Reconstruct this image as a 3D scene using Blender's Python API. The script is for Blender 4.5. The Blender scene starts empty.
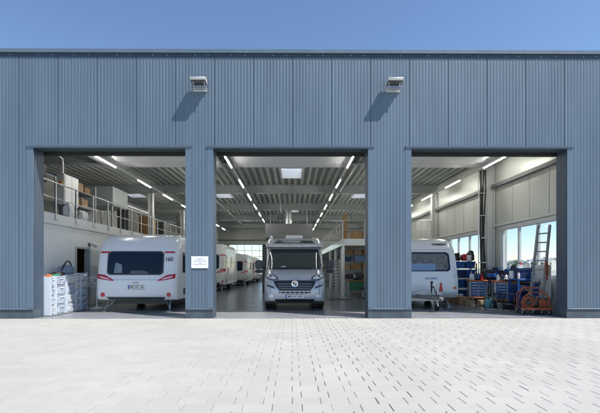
import bpy, bmesh, math, random
from mathutils import Vector, Matrix
R = math.radians
random.seed(7)
SC = bpy.context.scene
COL = SC.collection

# ------------------------------------------------------------------ materials
def lin(r, g, b):
    f = lambda c: ((c/255)/12.92 if c/255 <= .04045 else ((c/255+.055)/1.055)**2.4)
    return (f(r), f(g), f(b))

def mat(name, col, rough=.5, metal=0., noise=.0, nscale=8., bump=0., bscale=40., spec=.5, coat=0., emis=0., col2=None, stretch=(1, 1, 1), island=0.):
    m = bpy.data.materials.new(name); m.use_nodes = True
    nt = m.node_tree; N = nt.nodes; L = nt.links
    b = N['Principled BSDF']
    b.inputs['Base Color'].default_value = (*col, 1)
    b.inputs['Roughness'].default_value = rough
    b.inputs['Metallic'].default_value = metal
    b.inputs['Specular IOR Level'].default_value = spec
    b.inputs['Coat Weight'].default_value = coat
    tc = N.new('ShaderNodeTexCoord'); mp = N.new('ShaderNodeMapping')
    mp.inputs['Scale'].default_value = stretch
    L.new(tc.outputs['Object'], mp.inputs['Vector'])
    src = None
    if noise > 0 or col2:
        n = N.new('ShaderNodeTexNoise'); n.inputs['Scale'].default_value = nscale
        n.inputs['Detail'].default_value = 6; n.inputs['Roughness'].default_value = .62
        L.new(mp.outputs[0], n.inputs['Vector'])
        rp = N.new('ShaderNodeValToRGB')
        rp.color_ramp.elements[0].position = .32; rp.color_ramp.elements[1].position = .68
        c2 = col2 or tuple(c*(1-noise) for c in col)
        rp.color_ramp.elements[0].color = (*c2, 1); rp.color_ramp.elements[1].color = (*(col if col2 else tuple(min(1, c*(1+noise*.6)) for c in col)), 1)
        L.new(n.outputs['Fac'], rp.inputs['Fac']); src = rp.outputs['Color']
        rr = N.new('ShaderNodeMapRange'); rr.inputs['To Min'].default_value = max(0, rough-.08); rr.inputs['To Max'].default_value = min(1, rough+.1)
        L.new(n.outputs['Fac'], rr.inputs['Value']); L.new(rr.outputs[0], b.inputs['Roughness'])
    if island > 0:
        g = N.new('ShaderNodeNewGeometry')
        mr = N.new('ShaderNodeMapRange'); mr.inputs['To Min'].default_value = 1-island; mr.inputs['To Max'].default_value = 1+island
        L.new(g.outputs['Random Per Island'], mr.inputs['Value'])
        mx = N.new('ShaderNodeMix'); mx.data_type = 'RGBA'; mx.blend_type = 'MULTIPLY'; mx.inputs['Factor'].default_value = 1
        if src: L.new(src, mx.inputs['A'])
        else: mx.inputs['A'].default_value = (*col, 1)
        L.new(mr.outputs[0], mx.inputs['B']); src = mx.outputs['Result']
    if src: L.new(src, b.inputs['Base Color'])
    if bump > 0:
        n2 = N.new('ShaderNodeTexNoise'); n2.inputs['Scale'].default_value = bscale; n2.inputs['Detail'].default_value = 4
        L.new(mp.outputs[0], n2.inputs['Vector'])
        bp = N.new('ShaderNodeBump'); bp.inputs['Strength'].default_value = bump; bp.inputs['Distance'].default_value = .01
        L.new(n2.outputs['Fac'], bp.inputs['Height']); L.new(bp.outputs[0], b.inputs['Normal'])
    if emis > 0:
        b.inputs['Emission Color'].default_value = (1, .97, .9, 1); b.inputs['Emission Strength'].default_value = emis
    return m

def glass_mat(name, tint=(.92, .96, .97), refl=1.0):
    m = bpy.data.materials.new(name); m.use_nodes = True
    nt = m.node_tree; N = nt.nodes; L = nt.links
    N.remove(N['Principled BSDF'])
    out = N['Material Output']
    t = N.new('ShaderNodeBsdfTransparent'); t.inputs[0].default_value = (*tint, 1)
    g = N.new('ShaderNodeBsdfGlossy'); g.inputs['Roughness'].default_value = .02
    lw = N.new('ShaderNodeLayerWeight'); lw.inputs['Blend'].default_value = .5
    pw = N.new('ShaderNodeMath'); pw.operation = 'POWER'; pw.inputs[1].default_value = 5
    ma = N.new('ShaderNodeMath'); ma.operation = 'MULTIPLY_ADD'; ma.inputs[1].default_value = .9*refl; ma.inputs[2].default_value = .05*refl
    mx = N.new('ShaderNodeMixShader')
    L.new(lw.outputs['Facing'], pw.inputs[0]); L.new(pw.outputs[0], ma.inputs[0]); L.new(ma.outputs[0], mx.inputs[0])
    L.new(t.outputs[0], mx.inputs[1]); L.new(g.outputs[0], mx.inputs[2]); L.new(mx.outputs[0], out.inputs[0])
    return m

def translucent_mat(name, col=(.85, .87, .88), w=.7):
    m = bpy.data.materials.new(name); m.use_nodes = True
    nt = m.node_tree; N = nt.nodes; L = nt.links
    b = N['Principled BSDF']; b.inputs['Base Color'].default_value = (*col, 1); b.inputs['Roughness'].default_value = .3
    out = N['Material Output']
    t = N.new('ShaderNodeBsdfTranslucent'); t.inputs[0].default_value = (*col, 1)
    mx = N.new('ShaderNodeMixShader'); mx.inputs[0].default_value = w
    L.new(b.outputs[0], mx.inputs[1]); L.new(t.outputs[0], mx.inputs[2]); L.new(mx.outputs[0], out.inputs[0])
    return m

M = dict(
    clad=mat('blue_grey_cladding', (.105, .149, .198), .45, 0, .13, 2.2, spec=.5, stretch=(1, 1, .12)),
    cap_shade=mat('cap_shade_tone', (.032, .05, .075), .45, 0, .10, 2.0),  # shadow below the roof cap, put into the colour
    plinth=mat('plinth_sheet', (.07, .09, .11), .6, 0, .35, 3.5),
    flash=mat('light_flashing', (.111, .158, .212), .42, 0, .08, 2.0),
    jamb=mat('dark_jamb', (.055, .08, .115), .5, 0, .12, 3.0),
    cap=mat('cap_metal', (.11, .155, .21), .4, .0, .08, 2.),
    paver=mat('concrete_paver', (.378, .364, .338), .88, 0, .10, .55, .3, 90, island=.032),
    joint=mat('joint_sand', (.31, .295, .265), .95, 0, .3, 30.),
    terrain=mat('dry_ground', (.30, .31, .25), .95, 0, .3, .05),
    slab=mat('concrete_floor', (.17, .185, .20), .22, 0, .22, .9, .03, 14, spec=.5),
    thresh_sun=mat('threshold_sunlit_tone', (.20, .21, .222), .35, 0, .12, 2.5, .2, 60),  # threshold toned lighter than the slab to paint in sunlit floor
    deck=mat('roof_deck_sheet', (.46, .49, .46), .45, .0, .08, 2.),
    steel=mat('painted_steel', (.38, .42, .42), .5, 0, .08, 2.),
    col=mat('column_paint', (.62, .63, .61), .45, 0, .06, 2.),
    liner=mat('liner_sheet', (.52, .535, .49), .32, .1, .06, .8, spec=.6),
    liner_dark=mat('liner_joint', (.36, .37, .34), .4, 0, .06, 2.),
    girt=mat('girt_steel', (.16, .17, .17), .5, 0, .1, 2.),
    white_wall=mat('white_plaster', (.72, .73, .73), .8, 0, .05, 1.2),
    frame=mat('window_frame_paint', (.62, .64, .65), .45, 0, .05, 3.),
    glass=glass_mat('window_glass'),
    gateglass=glass_mat('gate_glass', (.96, .97, .97), .6),
    sky_dome=translucent_mat('opal_dome', (.8, .84, .88), .75),
    lamp=mat('lamp_diffuser', (.9, .9, .85), .4, emis=62.0),
    rail=mat('lamp_rail', (.72, .73, .71), .4, .2),
    galv=mat('galvanised_steel', (.52, .54, .56), .35, .75, .15, 6.),
    floodh=mat('flood_housing', (.62, .63, .62), .4, .4, .08, 8.),
    floodg=mat('flood_glass', (.10, .11, .12), .12),
    paper=mat('paper', (.82, .82, .81), .7, 0, .02, 5.),
    ink=mat('grey_ink', (.42, .44, .47), .8),
    cwhite=mat('caravan_white', (.76, .77, .78), .24, 0, .04, .9, coat=.4),
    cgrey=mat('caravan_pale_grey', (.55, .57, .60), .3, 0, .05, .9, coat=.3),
    silver=mat('silver_paint', (.52, .54, .57), .26, .2, .04, 1.2, coat=.6),
    bwin=mat('dark_acrylic', (.008, .018, .036), .09, 0, spec=.2),
    screen=mat('windscreen_glass', (.036, .050, .048), .05, 0, spec=.7),
    red=mat('red_lens', (.50, .012, .03), .2, coat=.4),
    redp=mat('red_plastic', (.42, .03, .03), .35, 0, .1, 8.),
    orange=mat('orange_board', (.62, .17, .05), .5, 0, .15, 8.),
    hose=mat('orange_hose', (.40, .10, .04), .55, 0, .4, 6.),
    black=mat('black_plastic', (.012, .013, .015), .45, 0, .2, 10.),
    rubber=mat('tyre_rubber', (.018, .018, .02), .8, 0, .2, 20.),
    dkgrey=mat('dark_grey_plastic', (.06, .065, .07), .5, 0, .15, 8.),
    mid=mat('mid_grey_plastic', (.22, .23, .24), .5, 0, .1, 8.),
    blue=mat('blue_plastic', (.022, .10, .34), .4, 0, .15, 8.),
    dblue=mat('dark_blue_metal', (.018, .045, .13), .4, 0, .15, 8.),
    lblue=mat('pale_blue_cloth', (.20, .32, .50), .8, 0, .15, 14.),
    curtain=mat('grey_curtain', (.17, .18, .19), .9, 0, .6, 16., stretch=(1, 1, .03)),
    card=mat('cardboard', (.34, .20, .095), .8, 0, .2, 6.),
    card2=mat('pale_cardboard', (.44, .31, .18), .8, 0, .2, 6.),
    wood=mat('wood_board', (.33, .19, .08), .6, 0, .35, 4., stretch=(1, 1, .15)),
    green=mat('green_plastic', (.04, .22, .13), .45, 0, .15, 8.),
    aqua=mat('aqua_plastic', (.22, .50, .50), .25, 0, .2, 8.),
    rim=mat('alloy_rim', (.45, .46, .48), .3, .8),
    chrome=mat('chrome', (.75, .76, .78), .12, 1.),
    lens=mat('headlamp_lens', (.80, .83, .86), .10, .1, coat=.8),
    plate=mat('plate_white', (.78, .79, .78), .4),
    eu=mat('plate_blue', (.01, .05, .35), .4),
    alum=mat('aluminium', (.55, .56, .57), .3, .85, .1, 8.),
    pbag=mat('white_bag', (.72, .73, .74), .7, 0, .15, 9., .5, 20),
    gbag=mat('blue_grey_bag', (.20, .25, .33), .8, 0, .4, 12., .5, 20),
    tplastic=mat('clear_drawer_plastic', (.66, .72, .78), .25, 0, .08, 6., coat=.3),
    roof=mat('roof_tile', (.22, .10, .07), .8, 0, .25, 3.),
    render_=mat('house_render', (.60, .58, .53), .9, 0, .08, .4),
    leaf=mat('leaf', (.05, .09, .03), .8, 0, .3, 1., island=.35),
    bark=mat('bark', (.10, .075, .05), .9, 0, .3, 6.),
    yellow=mat('yellow_plastic', (.62, .42, .03), .4),
)
for i, (a, b) in enumerate([((.60, .64, .69), (.24, .31, .43)), ((.66, .68, .70), (.38, .41, .46)), ((.58, .62, .68), (.16, .21, .32)), ((.70, .71, .72), (.42, .40, .36))]):
    M['content%d' % i] = mat('drawer_contents', a, .3, 0, 0, 9., col2=b, coat=.3)

# ------------------------------------------------------------------ mesh builder
class MB:
    def __init__(s): s.v = []; s.f = []; s.m = []; s.mi = 0
    def add(s, vs, fs):
        o = len(s.v); s.v += [tuple(v) for v in vs]
        for f in fs: s.f.append([i+o for i in f]); s.m.append(s.mi)
        return s
    def box(s, x0, x1, y0, y1, z0, z1):
        vs = [(x, y, z) for z in (z0, z1) for y in (y0, y1) for x in (x0, x1)]
        return s.add(vs, [(0, 2, 3, 1), (4, 5, 7, 6), (0, 1, 5, 4), (2, 6, 7, 3), (0, 4, 6, 2), (1, 3, 7, 5)])
    def cbox(s, c, d):
        return s.box(c[0]-d[0]/2, c[0]+d[0]/2, c[1]-d[1]/2, c[1]+d[1]/2, c[2]-d[2]/2, c[2]+d[2]/2)
    def quad(s, a, b, c, d): return s.add([a, b, c, d], [(0, 1, 2, 3)])
    def cyl(s, p0, p1, r0, r1=None, n=14, caps=True):
        r1 = r0 if r1 is None else r1
        p0 = Vector(p0); p1 = Vector(p1); d = (p1-p0).normalized()
        u = d.orthogonal().normalized(); w = d.cross(u)
        vs = []
        for p, r in ((p0, r0), (p1, r1)):
            for k in range(n):
                a = 2*math.pi*k/n; vs.append(p+u*(r*math.cos(a))+w*(r*math.sin(a)))
        fs = [(k, (k+1) % n, n+(k+1) % n, n+k) for k in range(n)]
        if caps: fs += [tuple(range(n))[::-1], tuple(range(n, 2*n))]
        return s.add(vs, fs)
    def tube(s, pts, r, n=8):
        pts = [Vector(p) for p in pts]; rings = []
        u = None
        for i, p in enumerate(pts):
            d = (pts[min(i+1, len(pts)-1)]-pts[max(i-1, 0)]).normalized()
            if u is None: u = d.orthogonal().normalized()
            else:
                u = (u-d*u.dot(d))
                u = u.normalized() if u.length > 1e-6 else d.orthogonal().normalized()
            w = d.cross(u)
            rings.append([p+u*(r*math.cos(2*math.pi*k/n))+w*(r*math.sin(2*math.pi*k/n)) for k in range(n)])
        vs = [v for q in rings for v in q]; fs = []
        for i in range(len(rings)-1):
            for k in range(n): fs.append((i*n+k, i*n+(k+1) % n, (i+1)*n+(k+1) % n, (i+1)*n+k))
        fs += [tuple(range(n))[::-1], tuple(range((len(rings)-1)*n, len(rings)*n))]
        return s.add(vs, fs)
    def bar(s, p0, p1, w, h, up=(0, 0, 1)):
        p0 = Vector(p0); p1 = Vector(p1); d = (p1-p0).normalized(); up = Vector(up)
        if abs(d.dot(up)) > .98: up = Vector((0, 1, 0))
        sx = d.cross(up).normalized(); uz = sx.cross(d)
        vs = [p+sx*(a*w/2)+uz*(b*h/2) for p in (p0, p1) for a, b in ((-1, -1), (1, -1), (1, 1), (-1, 1))]
        return s.add(vs, [(0, 1, 2, 3), (7, 6, 5, 4), (0, 4, 5, 1), (1, 5, 6, 2), (2, 6, 7, 3), (3, 7, 4, 0)])
    def lathe(s, prof, c=(0, 0, 0), axis='z', n=24):
        vs = []
        for r, h in prof:
            for k in range(n):
                a = 2*math.pi*k/n; x, y = r*math.cos(a), r*math.sin(a)
                p = (x, y, h) if axis == 'z' else ((h, x, y) if axis == 'x' else (x, h, y))
                vs.append((p[0]+c[0], p[1]+c[1], p[2]+c[2]))
        fs = [(i*n+k, i*n+(k+1) % n, (i+1)*n+(k+1) % n, (i+1)*n+k) for i in range(len(prof)-1) for k in range(n)]
        if prof[0][0] > 1e-4: fs.append(tuple(range(n))[::-1])
        if prof[-1][0] > 1e-4: fs.append(tuple(range((len(prof)-1)*n, len(prof)*n)))
        return s.add(vs, fs)
    def prism(s, poly, axis, a, b):
        n = len(poly)
        def P(u, v, t): return (t, u, v) if axis == 'x' else ((u, t, v) if axis == 'y' else (u, v, t))
        vs = [P(u, v, a) for u, v in poly]+[P(u, v, b) for u, v in poly]
        return s.add(vs, [tuple(range(n))[::-1], tuple(range(n, 2*n))]+[(k, (k+1) % n, n+(k+1) % n, n+k) for k in range(n)])
    def build(s, name, m, parent=None, bevel=0, smooth=False, seg=1, loc=None, angle=35):
        me = bpy.data.meshes.new(name); me.from_pydata(s.v, [], s.f)
        ms = m if isinstance(m, (list, tuple)) else [m]
        for q in ms: me.materials.append(M[q] if isinstance(q, str) else q)
        if len(ms) > 1:
            for p, i in zip(me.polygons, s.m): p.material_index = i
        bm = bmesh.new(); bm.from_mesh(me)
        bmesh.ops.recalc_face_normals(bm, faces=bm.faces)
        if bevel > 0:
            ed = [e for e in bm.edges if len(e.link_faces) == 2 and e.calc_face_angle(0) > R(30)]
            bmesh.ops.bevel(bm, geom=ed, offset=bevel, segments=seg, affect='EDGES', clamp_overlap=True)
        bm.to_mesh(me); bm.free()
        if smooth or bevel > 0:
            me.shade_smooth(); me.set_sharp_from_angle(angle=R(angle))
        o = bpy.data.objects.new(name, me); COL.objects.link(o)
        if parent: o.parent = parent
        if loc: o.location = loc
        return o

def tag(o, label=None, cat=None, group=None, kind=None):
    if label: o['label'] = label
    if cat: o['category'] = cat
    if group: o['group'] = group
    if kind: o['kind'] = kind
    return o
def thing(name, label, cat, loc=(0, 0, 0), rz=0, group=None):
    o = bpy.data.objects.new(name, None); COL.objects.link(o); o.empty_display_size = .2
    o.location = loc; o.rotation_euler = (0, 0, rz)
    return tag(o, label, cat, group)
def dup(root, loc, rz=0, label=None):
    r = root.copy(); COL.objects.link(r); r.location = loc; r.rotation_euler = (0, 0, rz)
    if label: r['label'] = label
    for ch in list(root.children):
        c = ch.copy(); COL.objects.link(c); c.parent = r
        for g in list(ch.children):
            d = g.copy(); COL.objects.link(d); d.parent = c
    return r
def lettering(text, name, m, parent, loc, size, rot=(R(90), 0, 0), bold=0.0, align='CENTER', sx=1.):
    cu = bpy.data.curves.new(name, 'FONT'); cu.body = text; cu.size = size; cu.align_x = align; cu.align_y = 'CENTER'
    cu.extrude = .001; cu.offset = bold; cu.resolution_u = 3
    t = bpy.data.objects.new(name, cu)
    me = bpy.data.meshes.new_from_object(t)
    bpy.data.objects.remove(t)
    me.materials.clear(); me.materials.append(M[m])
    o = bpy.data.objects.new(name, me); COL.objects.link(o); o.parent = parent
    o.location = loc; o.rotation_euler = rot; o.scale = (sx, 1, 1)
    return o
def bezier(p0, p1, p2, p3, n=14):
    p0, p1, p2, p3 = map(Vector, (p0, p1, p2, p3)); out = []
    for i in range(n+1):
        t = i/n; out.append(p0*(1-t)**3+p1*3*t*(1-t)**2+p2*3*t*t*(1-t)+p3*t**3)
    return out
def rrect(x0, x1, z0, z1, r, n=4):
    pts = []
    for cx, cz, a0 in ((x1-r, z0+r, -90), (x1-r, z1-r, 0), (x0+r, z1-r, 90), (x0+r, z0+r, 180)):
        for k in range(n+1):
            a = R(a0+90*k/n); pts.append((cx+r*math.cos(a), cz+r*math.sin(a)))
    return pts

# ------------------------------------------------------------------ camera, light, sky
cam = bpy.data.cameras.new('camera'); co = bpy.data.objects.new('camera', cam); COL.objects.link(co)
co.location = (0, 0, 1.4); co.rotation_euler = (R(90), 0, R(-.35))
cam.sensor_width = 36; cam.lens = 378*36/600; cam.shift_y = 61.5/600; cam.shift_x = .0095; cam.clip_end = 3000; cam.clip_start = .05
SC.camera = co
SUN = Vector((1, -.55, 1.7)).normalized()
w = bpy.data.worlds.new('World'); SC.world = w; w.use_nodes = True
nt = w.node_tree; sk = nt.nodes.new('ShaderNodeTexSky'); sk.sky_type = 'NISHITA'; sk.sun_disc = False
sk.sun_elevation = math.asin(SUN.z); sk.sun_rotation = math.atan2(SUN.x, SUN.y)
sk.air_density = 1.0; sk.dust_density = 0.0; sk.ozone_density = 4.0
nt.links.new(sk.outputs[0], nt.nodes['Background'].inputs[0]); nt.nodes['Background'].inputs[1].default_value = .13
sl = bpy.data.lights.new('sun', 'SUN'); sl.energy = 5.0; sl.angle = R(.5); sl.color = (1, .965, .91)
so = bpy.data.objects.new('sun', sl); COL.objects.link(so); so.rotation_euler = SUN.to_track_quat('Z', 'Y').to_euler(); so.location = (20, -10, 30)
SC.view_settings.view_transform = 'Standard'; SC.view_settings.look = 'None'; SC.view_settings.gamma = 1
SC.view_settings.use_curve_mapping = False; SC.view_settings.exposure = 0.5
SC.render.engine = 'CYCLES'
SC.cycles.use_denoising = True
SC.cycles.max_bounces = 10; SC.cycles.diffuse_bounces = 6; SC.cycles.glossy_bounces = 4; SC.cycles.transparent_max_bounces = 12
SC.cycles.sample_clamp_indirect = 6; SC.cycles.caustics_reflective = False; SC.cycles.caustics_refractive = False

# ------------------------------------------------------------------ ground
YF = 10.5          # facade plane
g = MB()
def ring(x0, x1, y0, y1, X0, X1, Y0, Y1, z):
    for a in ((X0, X1, Y0, y0), (X0, X1, y1, Y1), (X0, x0, y0, y1), (x1, X1, y0, y1)):
        g.quad((a[0], a[2], z), (a[1], a[2], z), (a[1], a[3], z), (a[0], a[3], z))
ring(-13, 14, -12, 42.5, -900, 900, -300, 1500, -.03)
tag(g.build('ground', 'terrain'), kind='structure')
g = MB(); g.quad((-13, -12, -.012), (14, -12, -.012), (14, 10.94, -.012), (-13, 10.94, -.012))
tag(g.build('paving_bed', 'joint'), kind='structure')
# individually laid pavers 30 x 20 cm in one-third bond, real joints
g = MB(); PW, PD = .30, .20; gx, gy = .0055, .004; ch = .004
rows = int((10.9+1.5)/PD); y = 10.49
def paver(x0, x1, y0, y1):
    dz = random.uniform(-.0012, .0012)
    o = [(x0, y0, -.03), (x1, y0, -.03), (x1, y1, -.03), (x0, y1, -.03)]
    a = [(x0, y0, -ch+dz), (x1, y0, -ch+dz), (x1, y1, -ch+dz), (x0, y1, -ch+dz)]
    t = [(x0+ch, y0+ch, dz), (x1-ch, y0+ch, dz), (x1-ch, y1-ch, dz), (x0+ch, y1-ch, dz)]
    g.add(o+a+t, [(8, 9, 10, 11)]+[(k, (k+1) % 4, 4+(k+1) % 4, 4+k) for k in range(4)]+[(4+k, 4+(k+1) % 4, 8+(k+1) % 4, 8+k) for k in range(4)])
for r in range(rows):
    y1 = 10.49-r*PD; y0 = y1-PD
    off = .1*(r % 2)+.002*math.sin(r*1.7)
    x = -12.9+off
    while x < 13.6:
        j = random.uniform(-.003, .003)
        paver(x+gx/2+j, x+PW-gx/2+j, y0+gy/2, y1-gy/2); x += PW
tag(g.build('paving', 'paver'), kind='structure')
g = MB(); g.quad((-13, -12, -.002), (14, -12, -.002), (14, -1.9, -.002), (-13, -1.9, -.002)); tag(g.build('yard', 'paver'), kind='structure')
OPEN = [(-7.155, -2.956), (-2.185, 2.118), (3.324, 7.68)]
ZL = 4.73; ZT = 7.42
g = MB(); g.quad((-7.9, 10.495, .0), (8.2, 10.495, .0), (8.2, 12.3, .0), (-7.9, 12.3, .0)); tag(g.build('threshold_sun_strip', 'thresh_sun'), kind='structure')  # threshold drawn inward as a lighter strip, standing in for sun on the floor
g = MB(); g.quad((-7.9, 12.304, .0), (8.2, 12.304, .0), (8.2, 42, .0), (-7.9, 42, .0)); tag(g.build('hall_floor', 'slab'), kind='structure')

# ------------------------------------------------------------------ the hall
H = thing('workshop_hall', 'large blue-grey corrugated workshop hall with three tall open gateways', 'building', (0, YF, 0))
def hb(name, m, mb, **k): return mb.build(name, m, H, loc=(0, -YF, 0), **k)    # geometry given in world coordinates
XL, XR = -12.4, 9.0
# corrugated cladding, one panel (part) per 1.083 m sheet, cut round the gateways
T = .17
def zbottom(x):
    for a, b in OPEN:
        if a-.08 < x < b+.08: return ZL+.03
    return .27
seams = [.027+1.083*k for k in range(-12, 9)]
cuts = sorted([a-.08 for a, b in OPEN]+[b+.08 for a, b in OPEN])
for s0 in seams:
    s1 = s0+1.083
    a0, a1 = max(s0+.008, XL), min(s1-.008, XR)
    if a1-a0 < .05: continue
    pts = []
    n = 12; p = 1.067/n
    for k in range(n):
        b0 = s0+.008+k*p
        pts += [(b0, .0), (b0+p*.46, .0), (b0+p*.60, .0055), (b0+p*.86, .0055)]
    pts += [(s0+.008+n*p, .0)]
    # clip and insert cuts
    xs = sorted(set([q[0] for q in pts if a0 <= q[0] <= a1]+[a0, a1]+[c for c in cuts if a0 < c < a1]))
    def yy(x):
        for (xa, ya), (xb, yb) in zip(pts, pts[1:]):
            if xa <= x <= xb: return ya+(yb-ya)*(x-xa)/max(1e-9, xb-xa)
        return 0.
    mb = MB()
    for xa, xb in zip(xs, xs[1:]):
        if xb-xa < 1e-6: continue
        zb = zbottom((xa+xb)/2)
        mb.quad((xa, YF+yy(xa), zb), (xb, YF+yy(xb), zb), (xb, YF+yy(xb), ZT-.06), (xa, YF+yy(xa), ZT-.06))
    for xe in (a0, a1):
        zb = zbottom(xe); mb.quad((xe, YF+yy(xe), zb), (xe, YF+.045, zb), (xe, YF+.045, ZT-.06), (xe, YF+yy(xe), ZT-.06))
    if a1 < XR-.05:   # tongue of the sheet joint, seen inside the groove
        zb = zbottom(a1+.008); mb.quad((a1, YF+.014, zb), (a1+.016, YF+.014, zb), (a1+.016, YF+.014, ZT-.06), (a1, YF+.014, ZT-.06))
    hb('cladding_panel', 'clad', mb)
# backing wall and jambs
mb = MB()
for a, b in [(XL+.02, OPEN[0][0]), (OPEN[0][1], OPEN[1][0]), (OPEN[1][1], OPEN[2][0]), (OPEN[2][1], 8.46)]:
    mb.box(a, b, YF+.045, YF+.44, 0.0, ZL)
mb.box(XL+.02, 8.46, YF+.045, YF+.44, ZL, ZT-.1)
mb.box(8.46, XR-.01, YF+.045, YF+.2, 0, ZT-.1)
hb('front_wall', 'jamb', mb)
# flashing frame round each gateway
for a, b in OPEN:
    y0 = YF-.004; y1 = YF+.022
    for e, q in ((a, a-T), (b, b+T)):
        mb = MB()
        mb.add([(q, y0, .287), (e, y0, .287), (e, y0, ZL), (q, y0, ZL+.06), (q, y1, .287), (e, y1, .287), (e, y1, ZL), (q, y1, ZL+.06)],
               [(0, 1, 2, 3), (0, 4, 5, 1), (1, 5, 6, 2), (3, 2, 6, 7), (0, 3, 7, 4)])
        hb('jamb_flashing', 'flash', mb)
    mb = MB()   # lintel: drip edge stands out over the opening
    mb.prism([(YF-.036, ZL+.060), (YF+.02, ZL+.072), (YF+.02, ZL-.002), (YF-.0, ZL-.004), (YF-.034, ZL+.035)], 'x', a-T, b+T)
    hb('lintel_flashing', 'flash', mb)
    mb = MB(); mb.box(a+.02, b-.02, YF+.38, YF+.46, ZL-.1, ZL+.02); hb('door_seal', 'black', mb)
for a, b in OPEN:
    mb = MB(); mb.box(a+.01, b-.01, YF+.40, YF+.455, -.01, .008); hb('threshold_rail', 'galv', mb)
# plinth and its drip
for a, b in [(XL, OPEN[0][0]), (OPEN[0][1], OPEN[1][0]), (OPEN[1][1], OPEN[2][0]), (OPEN[2][1], XR)]:
    mb = MB(); mb.box(a-.003, b+.003, YF+.012, YF+.30, -.02, .25); hb('plinth', 'plinth', mb)
    mb = MB(); mb.prism([(YF-.014, .252), (YF-.012, .262), (YF+.02, .285), (YF+.02, .252)], 'x', a-.001, b+.001); hb('plinth_drip', 'flash', mb)
# roof edge
mb = MB(); mb.prism([(YF-.05, ZT-.075), (YF-.05, ZT+.035), (YF+.46, ZT+.06), (YF+.46, ZT-.095), (YF+.03, ZT-.095), (YF+.03, ZT-.06)], 'x', XL-.03, XR+.03)
hb('roof_cap', 'cap', mb, bevel=.006)
mb = MB(); mb.box(XL, XR, YF-.012, YF+.02, ZT-.17, ZT-.075); hb('cap_shade_band', 'cap_shade', mb)  # dark strip painted in for the shade under the projecting cap
x = XL+.3; k = 0
while x < XR-.1:
    mb = MB(); mb.box(x-.012, x+.012, YF-.02, YF-.011, ZT-.135, ZT-.115); hb('cap_clip', 'alum', mb); x += [.78, .36, .62, .4][k % 4]; k += 1
# roof deck with real flutes and skylight openings
ZD = 6.06; PIT = .34
SKY = [(-.02, 18.6, 1.0, 1.9), (-4.4, 24.3, 1.0, 1.5), (4.4, 24.3, 1.0, 1.5), (0, 30.4, 1.0, 1.9), (-4.4, 36.4, 1.0, 1.9), (4.4, 36.4, 1.0, 1.9), (-4.6, 18.6, 1.0, 1.9) if False else (-10, 24, 1, 1.9)]
mb = MB(); x = -12.1
def deckstrip(x0, x1, z0, z1):
    xm = (x0+x1)/2; ys = [YF+.3, 42.3]; holes = sorted((c[1]-c[3]/2, c[1]+c[3]/2) for c in SKY if abs(xm-c[0]) < c[2]/2)
    cur = YF+.3
    segs = []
    for h0, h1 in holes: segs.append((cur, h0)); cur = h1
    segs.append((cur, 42.3))
    for a, b in segs: mb.quad((x0, a, z0), (x1, a, z1), (x1, b, z1), (x0, b, z0))
while x < 8.45:
    deckstrip(x, x+.10, ZD, ZD); deckstrip(x+.10, x+.15, ZD, ZD+.15); deckstrip(x+.15, x+.29, ZD+.15, ZD+.15); deckstrip(x+.29, x+PIT, ZD+.15, ZD); x += PIT
hb('roof_deck', 'deck', mb)
for cx, cy, wx, wy in SKY:
    mb = MB(); x0, x1, y0, y1 = cx-wx/2, cx+wx/2, cy-wy/2, cy+wy/2; t = .08
    mb.box(x0-t, x0+.02, y0-t, y1+t, ZD-.02, ZD+.5); mb.box(x1-.02, x1+t, y0-t, y1+t, ZD-.02, ZD+.5)
    mb.box(x0+.02, x1-.02, y0-t, y0+.02, ZD-.021, ZD+.499); mb.box(x0+.02, x1-.02, y1-.02, y1+t, ZD-.021, ZD+.499)
    s = hb('skylight', 'cwhite', mb)
    d = MB(); n = 8
    for i in range(n):
        for j in range(n):
            def P(a, b): return (x0+wx*a/n, y0+wy*b/n, ZD+.45+.25*math.sin(math.pi*a/n)**.6*math.sin(math.pi*b/n)**.6)
            d.quad(P(i, j), P(i+1, j), P(i+1, j+1), P(i, j+1))
    d.build('dome', 'sky_dome', s, smooth=True)
# beams (one part per frame line)
FR = [15.3, 21.3, 27.4, 33.4, 39.5]
for y in FR:
    mb = MB(); mb.box(-12.1, 8.2, y-.012, y+.012, 5.62, 6.03); mb.box(-12.1, 8.2, y-.12, y+.12, 6.03, 6.058); mb.box(-12.1, 8.2, y-.12, y+.12, 5.59, 5.62)
    for x in [-10, -7.8, -5.2, -2.6, 0, 2.6, 5.2]: mb.box(x-.01, x+.01, y-.11, y+.11, 5.62, 6.03)
    hb('roof_beam', 'steel', mb)
for x in (-4.9, 2.72):
    mb = MB(); mb.cyl((x, 11, 5.72), (x, 41.8, 5.72), .035, n=8); hb('ceiling_pipe', 'col', mb, smooth=True)
# right wall with windows
def panel_wall(x0, x1, wins, zs, ymax, name, m, y0=YF+.44):
    mb = MB(); cur = y0
    for a, b in wins:
        mb.box(x0, x1, cur, a, 0, 6.05); mb.box(x0, x1, a, b, 0, zs[0]); mb.box(x0, x1, a, b, zs[1], 6.05); cur = b
    mb.box(x0, x1, cur, ymax, 0, 6.05)
    return hb(name, m, mb)
WIN = [(11.6, 14.8), (16.4, 19.9), (22.5, 25.7), (28.6, 31.8), (34.6, 37.8)]
panel_wall(8.2, 8.45, WIN, (1.1, 2.98), 42.3, 'side_wall', 'liner')
y = 11.0
while y < 42:     # shallow liner seams
    mb = MB(); z0 = 3.13 if any(a-.1 < y < b+.1 for a, b in WIN) else .1
    mb.box(8.192, 8.2, y-.005, y+.005, z0, 4.6); mb.box(8.192, 8.2, y-.005, y+.005, 4.77, 6.0) if False else None
    hb('liner_seam', 'liner_dark', mb); y += 1.0
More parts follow.
